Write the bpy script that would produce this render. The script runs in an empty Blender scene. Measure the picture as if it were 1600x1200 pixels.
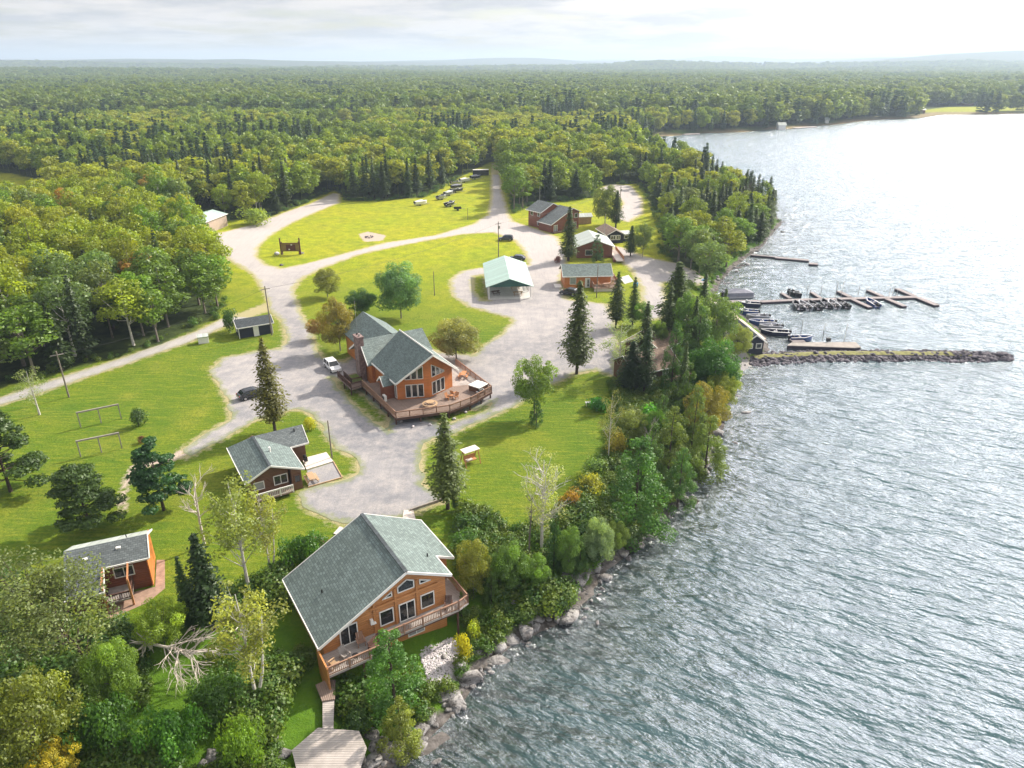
import bpy, math, random
import numpy as np
from mathutils import Vector, Matrix
random.seed(7); RNG = np.random.default_rng(7)
R = math.radians
sc = bpy.context.scene
COL = sc.collection
# ------------------------------------------------------------------ camera model: pixel -> world point
F = 1109.0; PT = math.atan(502/1109.0); H = 48.0; WZ = -2.0
cP, sP = math.cos(PT), math.sin(PT)
def G(px, py, z=0.0):
    a = (px-800)/F; b = (600-py)/F
    d = (a, cP+b*sP, -sP+b*cP)
    t = (H-z)/(-d[2]); return (d[0]*t, d[1]*t)
def PX(x, y, z=0.0):
    z = z-H; dep = y*cP-z*sP; up = y*sP+z*cP
    return (800+F*x/dep, 600-F*up/dep)
def zfor(x, y, py):
    lo, hi = -10., 47.
    for _ in range(40):
        m = (lo+hi)/2
        if PX(x, y, m)[1] > py: lo = m
        else: hi = m
    return lo
cam = bpy.data.cameras.new('camera'); co = bpy.data.objects.new('camera', cam); COL.objects.link(co)
cam.sensor_width = 36; cam.lens = F/1600*36; cam.clip_end = 60000; cam.clip_start = 0.5
co.location = (0, 0, H); co.rotation_euler = (math.pi/2-PT, 0, 0); sc.camera = co
# ------------------------------------------------------------------ tags
def tag(o, label=None, cat=None, group=None, kind=None):
    if label: o['label'] = label
    if cat: o['category'] = cat
    if group: o['group'] = group
    if kind: o['kind'] = kind
    return o
def empty(name, loc, rz=0.0, label=None, cat=None, group=None):
    o = bpy.data.objects.new(name, None); COL.objects.link(o)
    o.location = loc; o.rotation_euler = (0, 0, rz); o.empty_display_size = .3
    return tag(o, label, cat, group)
# ------------------------------------------------------------------ numpy noise
def _h(ix, iy, s):
    n = (ix.astype(np.int64)*374761393 + iy.astype(np.int64)*668265263 + s*1442695041) & 0xffffffff
    n = ((n ^ (n >> 13))*1274126177) & 0xffffffff
    return ((n ^ (n >> 16)) & 0xffff)/65535.0
def noise(x, y, s=0):
    x = np.asarray(x, float); y = np.asarray(y, float)
    ix = np.floor(x); iy = np.floor(y); fx = x-ix; fy = y-iy
    fx = fx*fx*(3-2*fx); fy = fy*fy*(3-2*fy)
    a = _h(ix, iy, s); b = _h(ix+1, iy, s); c = _h(ix, iy+1, s); d = _h(ix+1, iy+1, s)
    return (a*(1-fx)+b*fx)*(1-fy)+(c*(1-fx)+d*fx)*fy
def fbm(x, y, s=0, o=3):
    v = 0; a = .5; t = 0
    for k in range(o):
        v = v+a*noise(x*2**k, y*2**k, s+k); t += a; a *= .5
    return v/t
def sdf(poly, X, Y):
    """signed distance, positive inside"""
    P = np.asarray(poly, float); Q = np.roll(P, -1, 0)
    best = np.full(X.shape, 1e18); ins = np.zeros(X.shape, bool)
    for (ax, ay), (bx, by) in zip(P, Q):
        ex, ey = bx-ax, by-ay; L = ex*ex+ey*ey+1e-12
        t = np.clip(((X-ax)*ex+(Y-ay)*ey)/L, 0, 1)
        d = (X-ax-t*ex)**2+(Y-ay-t*ey)**2
        best = np.minimum(best, d)
        if ay != by:
            c = ((ay > Y) != (by > Y)) & (X < (bx-ax)*(Y-ay)/(by-ay)+ax)
            ins ^= c
    d = np.sqrt(best); return np.where(ins, d, -d)
# ------------------------------------------------------------------ node helpers
class NT:
    def __init__(s, tree): s.t = tree; s.n = tree.nodes; s.l = tree.links
    def new(s, ty, **kw):
        n = s.n.new(ty)
        for k, v in kw.items():
            if k.startswith('i_'):
                key = k[2:]; key = int(key) if key.isdigit() else key
                n.inputs[key].default_value = v
            else: setattr(n, k, v)
        return n
    def link(s, a, b): s.l.new(a, b)
    def math(s, op, a, b=None, c=None, clamp=False):
        n = s.n.new('ShaderNodeMath'); n.operation = op; n.use_clamp = clamp
        for i, v in enumerate((a, b, c)):
            if v is None: continue
            if isinstance(v, (int, float)): n.inputs[i].default_value = v
            else: s.l.new(v, n.inputs[i])
        return n.outputs[0]
    def mix(s, f, a, b, bt='MIX'):
        n = s.n.new('ShaderNodeMix'); n.data_type = 'RGBA'; n.blend_type = bt
        for sk, v in ((n.inputs[0], f), (n.inputs[6], a), (n.inputs[7], b)):
            if isinstance(v, (int, float)): sk.default_value = v
            elif isinstance(v, tuple): sk.default_value = v if len(v) == 4 else v+(1,)
            else: s.l.new(v, sk)
        return n.outputs[2]
    def ramp(s, v, stops):
        n = s.n.new('ShaderNodeValToRGB'); e = n.color_ramp.elements
        while len(e) < len(stops): e.new(.5)
        for el, (p, c) in zip(e, stops):
            el.position = p; el.color = (c, c, c, 1) if isinstance(c, (int, float)) else tuple(c)+(1,)
        s.l.new(v, n.inputs[0]); return n.outputs[0]
    def noise(s, vec, scale, detail=3, rough=.5, out=0):
        n = s.n.new('ShaderNodeTexNoise'); n.inputs['Scale'].default_value = scale
        n.inputs['Detail'].default_value = detail; n.inputs['Roughness'].default_value = rough
        if vec is not None: s.l.new(vec, n.inputs['Vector'])
        return n.outputs[out]
    def obj(s): return s.n.new('ShaderNodeTexCoord').outputs['Object']
    def attr(s, name, out='Fac'):
        n = s.n.new('ShaderNodeAttribute'); n.attribute_name = name; return n.outputs[out]
    def mapping(s, v, sc_=(1, 1, 1), rot=(0, 0, 0)):
        n = s.n.new('ShaderNodeMapping'); n.inputs['Scale'].default_value = sc_; n.inputs['Rotation'].default_value = rot
        s.l.new(v, n.inputs[0]); return n.outputs[0]
    def bump(s, h, strength=.5, dist=.05):
        n = s.n.new('ShaderNodeBump'); n.inputs['Strength'].default_value = strength; n.inputs['Distance'].default_value = dist
        s.l.new(h, n.inputs['Height']); return n.outputs[0]
def newmat(name):
    m = bpy.data.materials.new(name); m.use_nodes = True; t = NT(m.node_tree)
    b = m.node_tree.nodes['Principled BSDF']; return m, t, b
def mat(name, col, rough=.7, var=.25, vscale=1.2, metal=0., spec=.4, bump=0., bscale=8., pattern=None, pscale=1., paxis='Z', pdark=.7, coat=0., rot=0.):
    """plain surface with weathering noise; pattern 'board' = lines across one axis, 'shingle' = courses"""
    m, t, b = newmat(name); o = t.obj()
    if rot: o = t.mapping(o, rot=(0, 0, rot))
    n = t.noise(o, vscale, 4, .6)
    c2 = tuple(max(0, c*(1-var)) for c in col); c3 = tuple(min(1, c*(1+var*.7)) for c in col)
    c = t.mix(t.ramp(n, [(.3, 0.), (.7, 1.)]), c2, c3)
    n2 = t.noise(o, vscale*14, 3, .6)
    c = t.mix(t.math('MULTIPLY', n2, var*.8), c, tuple(x*.45 for x in col))
    h = None
    if pattern == 'board':
        sx = t.new('ShaderNodeSeparateXYZ'); t.link(o, sx.inputs[0])
        v = t.math('MULTIPLY', sx.outputs['XYZ'.index(paxis)], pscale)
        fr = t.math('FRACT', v); fl = t.math('FLOOR', v)
        gap = t.math('LESS_THAN', fr, .12)
        wn = t.new('ShaderNodeTexWhiteNoise', noise_dimensions='1D'); t.link(fl, wn.inputs['W'])
        c = t.mix(t.math('MULTIPLY', wn.outputs[0], .35), c, tuple(x*.55 for x in col))
        c = t.mix(t.math('MULTIPLY', gap, pdark), c, tuple(x*.25 for x in col))
        h = t.math('SINE', t.math('MULTIPLY', fr, math.pi))
    if pattern == 'shingle':
        sx = t.new('ShaderNodeSeparateXYZ'); t.link(o, sx.inputs[0])
        cb = t.new('ShaderNodeCombineXYZ'); t.link(sx.outputs['XYZ'.index(paxis)], cb.inputs[0])
        t.link(t.math('MULTIPLY', sx.outputs[2], 2.1), cb.inputs[1])
        br = t.new('ShaderNodeTexBrick'); t.link(cb.outputs[0], br.inputs[0])
        br.inputs['Scale'].default_value = pscale; br.inputs['Mortar Size'].default_value = .035
        br.inputs['Color1'].default_value = (.55, .55, .55, 1); br.inputs['Color2'].default_value = (1.15, 1.15, 1.15, 1); br.inputs['Mortar'].default_value = (.35, .35, .35, 1)
        br.inputs['Brick Width'].default_value = .6; br.inputs['Row Height'].default_value = .38
        c = t.mix(.75, c, br.outputs[0], 'MULTIPLY')
        h = br.outputs[0]
    t.link(c, b.inputs['Base Color']); b.inputs['Roughness'].default_value = rough; b.inputs['Metallic'].default_value = metal
    b.inputs['Specular IOR Level'].default_value = spec; b.inputs['Coat Weight'].default_value = coat
    if h is not None: t.link(t.bump(h, .6, .04), b.inputs['Normal'])
    elif bump: t.link(t.bump(t.noise(o, bscale, 4, .6), bump, .1), b.inputs['Normal'])
    return m
M = {}
M['log'] = mat('orange_log', (.64, .215, .06), .5, .18, .8, pattern='board', pscale=4.2, pdark=.5)
M['log2'] = mat('honey_log', (.54, .235, .08), .5, .18, .8, pattern='board', pscale=4.2, pdark=.5)
M['log_dark'] = mat('redbrown_log', (.25, .08, .042), .6, .2, .8, pattern='board', pscale=4., pdark=.6)
M['brown'] = mat('brown_siding', (.17, .085, .05), .65, .2, .8, pattern='board', pscale=5, pdark=.5)
M['navy'] = mat('navy_siding', (.02, .024, .05), .6, .2, 1., pattern='board', pscale=5, pdark=.3)
M['tan'] = mat('tan_metal_siding', (.46, .36, .30), .6, .1, .5, pattern='board', pscale=3, paxis='X')
for ax in 'XY':
    M['roof_green'+ax] = mat('green_shingle_'+ax, (.180, .235, .232), .8, .12, .5, pattern='shingle', pscale=1.5, paxis=ax)
    M['roof_slate'+ax] = mat('slate_shingle_'+ax, (.155, .18, .19), .8, .12, .5, pattern='shingle', pscale=1.5, paxis=ax)
    M['roof_dark'+ax] = mat('charcoal_shingle_'+ax, (.065, .080, .092), .8, .12, .5, pattern='shingle', pscale=1.5, paxis=ax)
    M['roof_brown'+ax] = mat('brown_shingle_'+ax, (.24, .17, .13), .85, .15, .5, pattern='shingle', pscale=1.5, paxis=ax)
    M['metal_green'+ax] = mat('pale_green_metal_'+ax, (.44, .60, .55), .45, .05, .3, pattern='board', pscale=1.1, paxis=ax, pdark=.3)
    M['metal_grey'+ax] = mat('pale_grey_metal_'+ax, (.50, .55, .52), .45, .06, .3, pattern='board', pscale=1.1, paxis=ax, pdark=.3)
    M['deck'+ax] = mat('grey_brown_deck_boards_'+ax, (.30, .225, .19), .75, .22, .7, pattern='board', pscale=6.5, paxis=ax, pdark=.6)
    M['deckpale'+ax] = mat('pale_deck_boards_'+ax, (.44, .40, .38), .75, .25, .7, pattern='board', pscale=5, paxis=ax, pdark=.7)
M['tanroof'] = mat('tan_metal_roof', (.62, .48, .38), .5, .12, .4)
M['white'] = mat('white_trim', (.80, .79, .77), .5, .06)
M['cream'] = mat('cream_concrete', (.68, .60, .55), .8, .1)
M['glass'] = mat('dark_window_glass', (.012, .016, .02), .06, .1, spec=.8)
M['glass_pale'] = mat('curtained_glass', (.30, .32, .33), .12, .2, spec=.7)
M['rail'] = mat('stained_rail_wood', (.34, .20, .14), .7, .2)
M['raildark'] = mat('dark_stained_wood', (.10, .050, .038), .7, .2)
M['wood'] = mat('pale_timber', (.48, .33, .20), .7, .2)
M['woodorange'] = mat('orange_timber', (.48, .22, .10), .6, .15)
M['oldwood'] = mat('grey_weathered_wood', (.32, .29, .27), .85, .25)
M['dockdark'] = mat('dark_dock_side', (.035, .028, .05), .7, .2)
M['dockpink'] = mat('dock_boards', (.26, .225, .235), .75, .15, 1.5, pattern='board', pscale=4, paxis='X')
M['stone'] = mat('chimney_stone', (.27, .19, .18), .9, .45, 2.4, bump=.8, bscale=4)
M['concrete'] = mat('concrete', (.55, .54, .53), .85, .12)
M['black'] = mat('black_plastic', (.012, .012, .014), .5, .1)
M['tyre'] = mat('tyre_rubber', (.015, .015, .015), .85, .1)
M['metal'] = mat('galvanised_metal', (.45, .45, .46), .35, .1, metal=.7)
M['carwhite'] = mat('white_car_paint', (.80, .81, .84), .25, .03, coat=.6)
M['carblack'] = mat('black_car_paint', (.012, .014, .022), .22, .05, coat=.7)
M['carnavy'] = mat('navy_car_paint', (.02, .028, .07), .22, .05, coat=.7)
M['carred'] = mat('maroon_car_paint', (.12, .02, .02), .25, .05, coat=.7)
M['lampred'] = mat('red_lens', (.35, .01, .01), .2, .05)
M['lampclear'] = mat('clear_lens', (.7, .7, .7), .15, .05)
M['alu'] = mat('brushed_aluminium_hull', (.42, .43, .47), .35, .12, metal=.5)
M['boatnavy'] = mat('navy_hull', (.018, .02, .05), .25, .08, coat=.3)
M['boatblack'] = mat('black_hull', (.02, .018, .026), .25, .08, coat=.3)
M['boatwhite'] = mat('white_gelcoat', (.76, .76, .78), .3, .05, coat=.3)
M['boatgrey'] = mat('grey_boat_cover', (.25, .26, .32), .8, .2)
M['boatfloor'] = mat('grey_boat_carpet', (.33, .32, .38), .9, .2)
M['boatblue'] = mat('blue_hull', (.035, .07, .22), .25, .08, coat=.3)
M['blue'] = mat('blue_plastic', (.03, .22, .45), .5, .1)
M['bark'] = mat('dark_bark', (.075, .055, .045), .95, .35, 3, bump=.6)
M['barkgrey'] = mat('grey_bark', (.22, .19, .165), .95, .35, 3, bump=.6)
M['birch'] = mat('white_birch_bark', (.60, .57, .53), .8, .3, 5)
M['deadwood'] = mat('bleached_deadwood', (.55, .49, .44), .85, .25, 4)
M['signbrown'] = mat('sign_dark_brown', (.12, .04, .03), .7, .2)
M['signyellow'] = mat('sign_ochre_boards', (.30, .20, .06), .7, .2, pattern='board', pscale=5, paxis='X')
# rock
def rockmat(name, c1, c2, c3):
    m, t, b = newmat(name); o = t.obj()
    a = t.mix(t.ramp(t.noise(o, .9, 5, .6), [(.35, 0.), (.62, 1.)]), c1, c2)
    a = t.mix(t.ramp(t.noise(o, 2.6, 4, .65), [(.55, 0.), (.68, 1.)]), a, c3)
    t.link(a, b.inputs['Base Color']); b.inputs['Roughness'].default_value = .9
    t.link(t.bump(t.noise(o, 3.5, 5, .65), .9, .25), b.inputs['Normal']); return m
M['rock'] = rockmat('shore_rock', (.085, .078, .078), (.36, .35, .35), (.03, .028, .028))
M['rockdark'] = rockmat('breakwater_rock', (.030, .026, .045), (.15, .135, .165), (.36, .34, .35))
M['pebble'] = rockmat('white_pebble', (.40, .37, .40), (.70, .67, .70), (.22, .19, .19))
# foliage: colour = object colour, leaf-to-leaf variation from the 'lv' attribute
def leafmat(name, mode, col=(.1, .15, .03), col2=None):
    m, t, b = newmat(name); t.n.remove(b)
    out = t.n['Material Output']
    oi = t.new('ShaderNodeObjectInfo')
    if mode == 'object': base = oi.outputs['Color']
    else: base = t.mix(oi.outputs['Random'], col, col2)
    lv = t.attr('lv')
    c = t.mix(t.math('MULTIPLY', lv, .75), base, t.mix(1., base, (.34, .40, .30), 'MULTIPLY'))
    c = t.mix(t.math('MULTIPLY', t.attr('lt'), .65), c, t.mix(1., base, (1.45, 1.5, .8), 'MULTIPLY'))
    d = t.new('ShaderNodeBsdfDiffuse'); t.link(c, d.inputs[0])
    tr = t.new('ShaderNodeBsdfTranslucent'); t.link(t.mix(1., c, (1.5, 1.35, .6), 'MULTIPLY'), tr.inputs[0])
    g = t.new('ShaderNodeBsdfGlossy'); g.inputs['Roughness'].default_value = .5; g.inputs[0].default_value = (.6, .65, .6, 1)
    m1 = t.new('ShaderNodeMixShader'); m1.inputs[0].default_value = .46; t.link(d.outputs[0], m1.inputs[1]); t.link(tr.outputs[0], m1.inputs[2])
    m2 = t.new('ShaderNodeMixShader'); m2.inputs[0].default_value = .05; t.link(m1.outputs[0], m2.inputs[1]); t.link(g.outputs[0], m2.inputs[2])
    t.link(m2.outputs[0], out.inputs[0]); return m
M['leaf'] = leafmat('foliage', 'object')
# ------------------------------------------------------------------ mesh builder
class MB:
    def __init__(s): s.v = []; s.f = []
    def add(s, vs, fs):
        o = len(s.v); s.v += [tuple(p) for p in vs]; s.f += [tuple(i+o for i in f) for f in fs]; return s
    def box(s, c, d, rz=0., rx=0.):
        x, y, z = d[0]/2, d[1]/2, d[2]/2
        m = Matrix.Translation(c) @ Matrix.Rotation(rz, 4, 'Z') @ Matrix.Rotation(rx, 4, 'X')
        vs = [m @ Vector(p) for p in ((-x, -y, -z), (x, -y, -z), (x, y, -z), (-x, y, -z), (-x, -y, z), (x, -y, z), (x, y, z), (-x, y, z))]
        return s.add(vs, [(0, 3, 2, 1), (4, 5, 6, 7), (0, 1, 5, 4), (1, 2, 6, 5), (2, 3, 7, 6), (3, 0, 4, 7)])
    def bar(s, a, b, w=.1, h=None, up=(0, 0, 1)):
        h = h or w; a = Vector(a); b = Vector(b); d = (b-a)
        if d.length < 1e-6: return s
        d.normalize(); u = Vector(up)
        if abs(d.dot(u)) > .98: u = Vector((1, 0, 0))
        r = d.cross(u).normalized(); q = r.cross(d).normalized(); r = r*w/2; q = q*h/2
        vs = [a-r-q, a+r-q, a+r+q, a-r+q, b-r-q, b+r-q, b+r+q, b-r+q]
        return s.add(vs, [(3, 2, 1, 0), (4, 5, 6, 7), (0, 1, 5, 4), (1, 2, 6, 5), (2, 3, 7, 6), (3, 0, 4, 7)])
    def prism(s, poly, z0, z1):
        n = len(poly); vs = [(x, y, z0) for x, y in poly]+[(x, y, z1) for x, y in poly]
        return s.add(vs, [tuple(range(n))[::-1], tuple(range(n, 2*n))]+[(i, (i+1) % n, n+(i+1) % n, n+i) for i in range(n)])
    def extr(s, pts, d):
        """polygon of 3D points extruded by vector d"""
        n = len(pts); d = Vector(d); vs = [Vector(p) for p in pts]; vs += [p+d for p in vs]
        return s.add(vs, [tuple(range(n))[::-1], tuple(range(n, 2*n))]+[(i, (i+1) % n, n+(i+1) % n, n+i) for i in range(n)])
    def tube(s, pts, rad, n=6, cap=True):
        pts = [Vector(p) for p in pts]; vs = []; fs = []
        for i, p in enumerate(pts):
            d = (pts[min(i+1, len(pts)-1)]-pts[max(i-1, 0)]).normalized()
            u = Vector((0, 0, 1)) if abs(d.z) < .9 else Vector((1, 0, 0))
            r = d.cross(u).normalized(); q = r.cross(d)
            rr = rad[i] if isinstance(rad, (list, tuple)) else rad
            for k in range(n):
                a = 2*math.pi*k/n; vs.append(p+(r*math.cos(a)+q*math.sin(a))*rr)
        for i in range(len(pts)-1):
            for k in range(n): fs.append((i*n+k, i*n+(k+1) % n, (i+1)*n+(k+1) % n, (i+1)*n+k))
        if cap: fs += [tuple(range(n))[::-1], tuple(range((len(pts)-1)*n, len(pts)*n))]
        return s.add(vs, fs)
    def cyl(s, c, r, h, n=12, axis='Z'):
        a = Vector(c); d = {'Z': Vector((0, 0, h)), 'X': Vector((h, 0, 0)), 'Y': Vector((0, h, 0))}[axis]
        return s.tube([a, a+d], r, n)
    def mesh(s, name, m, smooth=False):
        me = bpy.data.meshes.new(name); me.from_pydata([tuple(v) for v in s.v], [], s.f)
        me.materials.append(m)
        if smooth: me.polygons.foreach_set('use_smooth', [True]*len(me.polygons))
        return me
    def build(s, name, m, parent=None, smooth=False, bevel=0.):
        o = bpy.data.objects.new(name, s.mesh(name, m, smooth)); COL.objects.link(o); o.parent = parent
        if bevel:
            b = o.modifiers.new('bevel', 'BEVEL'); b.width = bevel; b.segments = 2; b.limit_method = 'ANGLE'
        return o
def npmesh(name, V, Fq, m, smooth=False, attrs=None, fattrs=None):
    """V (n,3); Fq (k,4) or (k,3) int array"""
    me = bpy.data.meshes.new(name); V = np.asarray(V, np.float32); Fq = np.asarray(Fq, np.int32); k, c = Fq.shape
    me.vertices.add(len(V)); me.vertices.foreach_set('co', V.ravel())
    me.loops.add(k*c); me.loops.foreach_set('vertex_index', Fq.ravel())
    me.polygons.add(k); me.polygons.foreach_set('loop_start', np.arange(k, dtype=np.int32)*c)
    me.polygons.foreach_set('loop_total', np.full(k, c, np.int32))
    if smooth: me.polygons.foreach_set('use_smooth', np.ones(k, bool))
    me.update(calc_edges=True)
    for n, a in (attrs or {}).items():
        at = me.attributes.new(n, 'FLOAT', 'POINT'); at.data.foreach_set('value', np.asarray(a, np.float32))
    for n, a in (fattrs or {}).items():
        at = me.attributes.new(n, 'FLOAT', 'FACE'); at.data.foreach_set('value', np.asarray(a, np.float32))
    me.materials.append(m); return me
def link(name, me, parent=None):
    o = bpy.data.objects.new(name, me); COL.objects.link(o); o.parent = parent; return o
def copy_tree(o, parent=None):
    c = o.copy(); COL.objects.link(c); c.parent = parent
    for ch in list(o.children): copy_tree(ch, c)
    return c
# ------------------------------------------------------------------ land and shore
SHORE_PX = [(545, 1330), (585, 1240), (612, 1200), (640, 1165), (690, 1130), (722, 1102), (735, 1075), (762, 1040), (800, 1006), (850, 985), (893, 962),
            (925, 925), (945, 892), (985, 862), (1020, 830), (1045, 800), (1075, 765), (1100, 742), (1112, 715), (1124, 680), (1138, 640), (1142, 612),
            (1150, 590), (1164, 574), (1182, 566), (1196, 552), (1200, 545), (1194, 522), (1172, 502), (1148, 484), (1128, 474), (1118, 458), (1124, 441), (1142, 422), (1166, 402), (1190, 386),
            (1205, 366), (1222, 348), (1200, 328), (1178, 312), (1150, 299), (1105, 287), (1060, 275), (1025, 261), (1000, 247), (984, 234), (984, 224), (1000, 215), (1060, 210), (1130, 207), (1212, 202), (1298, 194),
            (1345, 188), (1380, 187), (1415, 186), (1445, 180), (1600, 177), (1800, 174), (2300, 170)]
SHORE = [G(x, y, WZ) for x, y in SHORE_PX]
LAND = SHORE+[(9000, 1500), (60000, 9000), (60000, 60000), (-60000, 60000), (-60000, -3000), (SHORE[0][0]-3, -3000), (SHORE[0][0]-2, -50)]
def smooth(t): t = np.clip(t, 0, 1); return t*t*(3-2*t)
def height(x, y, d=None):
    x = np.asarray(x, float); y = np.asarray(y, float)
    if d is None: d = sdf(LAND, x, y)
    w = np.where(y < 75, 10., 7.)
    h = WZ-.02+2.04*np.clip(d/w, 0, 1)**.75
    h = h+np.where(d > 0, (fbm(x*.5, y*.5, 3)-.5)*1.1*smooth(d/2)*(1-smooth((d-4)/6)), 0)
    h = np.where(d > 0, h, WZ-.02+np.maximum(d*.10, -4.5)+(fbm(x*.35, y*.35, 5)-.5)*.9*smooth(-d/1.5))
    cu = (x+16.3)*.8434+(y-45.3)*.5373; cv_ = -(x+16.3)*.5373+(y-45.3)*.8434
    dent = smooth((1.2-cv_)/2.2)*smooth((cu+1.2)/1.6)*(1-smooth((cu-14.5)/3))*(cv_ > -9)
    h = np.where(d > 0, np.maximum(h-dent*1.15, WZ+.1+np.minimum(.05*d, .4)), h)
    h = h+np.where(d > 0, .12*(fbm(x*.06, y*.06, 8)-.5)*smooth((d-8)/20), 0)
    dist = np.hypot(x, y)
    # rolling country far away
    roll = (fbm(x/1600+3, y/1100, 11, 3)-.42)*120*smooth((dist-1500)/3000)
    ridge = smooth((dist-4200)/2600)*(130*np.maximum(fbm(x/2200+7.3, y/2600, 21, 3)-.25, 0)+45*smooth((x-1500)/4500))
    return h+np.where(d > 0, np.maximum(roll, 0)+ridge, 0)
def hz(x, y): return float(height(np.array([x]), np.array([y]))[0])
def nonuni(a, b, step, lo, hi, g=1.18):
    c = list(np.arange(a, b+1e-6, step)); s = step
    x = c[0]; L = []
    while x > lo: s *= g; x -= s; L.append(x)
    s = step; x = c[-1]; Rr = []
    while x < hi: s *= g; x += s; Rr.append(x)
    return np.array(L[::-1]+c+Rr)
def grid(xs, ys): 
    X, Y = np.meshgrid(xs, ys); nx = len(xs); ny = len(ys)
    i = np.arange(nx-1)[None, :]+np.arange(ny-1)[:, None]*nx
    Fq = np.stack([i, i+1, i+1+nx, i+nx], -1).reshape(-1, 4)
    return X.ravel(), Y.ravel(), Fq
# ------------------------------------------------------------------ roads and lawns (traced on the ground)
def W(pts, z=0.): return [G(x, y, z) for x, y in pts]
ROADS = [
 [(300, 366), (345, 364), (400, 350), (440, 334), (490, 316), (520, 302), (531, 303), (530, 317), (495, 331), (455, 349), (420, 369), (403, 386), (400, 402), (415, 414), (440, 420), (480, 412), (540, 396), (600, 380), (680, 368), (740, 350), (763, 336), (768, 310), (768, 280), (770, 255),
  (779, 255), (784, 300), (793, 332), (800, 346), (835, 357), (870, 370), (885, 400), (876, 440), (885, 468), (950, 476), (964, 520), (962, 588), (930, 578), (897, 585), (850, 605), (800, 635), (745, 660), (700, 680), (664, 692), (656, 720), (662, 760), (694, 784), (640, 803),
  (560, 822), (520, 815), (478, 790), (470, 770), (530, 750), (562, 742), (558, 716), (536, 706), (517, 690), (503, 665), (490, 647), (462, 640), (400, 655), (340, 690), (290, 716), (283, 704), (330, 672), (362, 655), (356, 628), (345, 604), (330, 578), (347, 560), (400, 550), (440, 545), (447, 528), (440, 500), (425, 488), (413, 455), (395, 428), (352, 402), (338, 385), (315, 380)],
 [(955, 384), (975, 388), (1010, 402), (1060, 412), (1100, 428), (1114, 441), (1060, 443), (1034, 440), (1040, 470), (1036, 498), (1006, 500), (1003, 450), (985, 420), (962, 398)],
 [(935, 296), (952, 288), (985, 290), (1003, 310), (1004, 334), (982, 347), (958, 340), (975, 318), (962, 305)],
 [(1130, 500), (1150, 505), (1165, 540), (1190, 560), (1172, 568), (1155, 572), (1145, 560), (1132, 530)],
 [(1108, 452), (1135, 478), (1172, 502), (1190, 520), (1160, 520), (1130, 500), (1112, 475)],
]
LAWNS = [
 [(457, 455), (470, 436), (500, 420), (560, 398), (640, 381), (720, 366), (770, 363), (803, 374), (822, 395), (828, 414), (790, 418), (750, 419), (722, 424), (704, 438), (708, 462), (735, 480), (798, 496), (803, 503), (785, 522), (758, 540), (738, 556), (700, 552), (640, 540), (560, 545), (540, 566), (508, 563), (493, 545), (487, 520), (470, 490)],
 [(738, 432), (757, 429), (764, 470), (752, 470), (740, 458)],
 [(519, 590), (545, 598), (575, 622), (606, 652), (608, 674), (575, 652), (545, 628)],
 [(655, 650), (740, 640), (772, 626), (768, 640), (740, 652), (690, 664)],
]
LANE = [(-60, 650), (-60, 632), (0, 622), (100, 589), (200, 557), (300, 521), (345, 500), (400, 481), (416, 474), (420, 484), (350, 511), (300, 533), (200, 568), (100, 602), (40, 622)]
PATHS = [[(185, 800), (197, 800), (200, 760), (212, 735), (290, 714), (286, 704), (205, 728), (190, 755)]]
RW = [W(p) for p in ROADS]; LW = [W(p) for p in LAWNS]; LNW = W(LANE)
def road_sd(X, Y):
    d = np.full(X.shape, -1e9)
    for p in RW: d = np.maximum(d, sdf(p, X, Y))
    for p in LW: d = np.minimum(d, -sdf(p, X, Y))
    return d
OPEN_PX = [(-400, 760), (-60, 626), (0, 607), (60, 592), (150, 567), (250, 540), (330, 502), (347, 478), (343, 430), (318, 390), (285, 345), (288, 333), (335, 330), (348, 345), (420, 341), (470, 321), (522, 297), (540, 314), (600, 314), (665, 308), (705, 285), (745, 264), (767, 253),
           (779, 253), (786, 275), (800, 332), (838, 320), (930, 308), (938, 290), (1000, 287), (1006, 308), (1030, 340), (1040, 400), (1062, 436), (1112, 444), (1250, 420), (1500, 420), (1500, 1400), (-900, 1600)]
OPENW = W(OPEN_PX)
CLEAR = [W([(-60, 268), (0, 268), (62, 280), (92, 300), (80, 335), (-60, 345)]), W([(480, 206), (560, 203), (580, 214), (560, 232), (500, 235)]), W([(250, 178), (380, 175), (400, 181), (270, 184)]), W([(620, 152), (760, 150), (770, 154), (640, 156)]), W([(1425, 168), (1600, 163), (1800, 160), (1800, 172), (1600, 172), (1440, 178)]),
         W([(919, 148), (925, 148), (936, 226), (922, 226)])]
xs = nonuni(-135, 112, .85, -14000, 14000); ys = nonuni(20, 335, .9, -400, 14000, 1.12)
X, Y, Fq = grid(xs, ys)
dl = sdf(LAND, X, Y)
Zg = height(X, Y, dl)
near = (np.abs(X) < 260) & (Y < 420)
rd = np.full(X.shape, -50.); rd[near] = road_sd(X[near], Y[near])
rd = np.maximum(rd, np.where(near, sdf(LNW, X, Y), -50))
op = np.full(X.shape, -60.); op[near] = sdf(OPENW, X[near], Y[near])
for c in CLEAR: op = np.maximum(op, sdf(c, X, Y))
pathd = np.full(X.shape, -50.)
for p in PATHS: pathd[near] = np.maximum(pathd[near], sdf(W(p), X[near], Y[near]))
pathd[near] = np.maximum(pathd[near], sdf(W([(560, 366), (575, 362), (603, 368), (598, 376), (570, 378)]), X[near], Y[near]))
yel = smooth((Y-115)/90)  # far lawns yellower: stronger sun and backlit grass put into the colour
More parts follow.
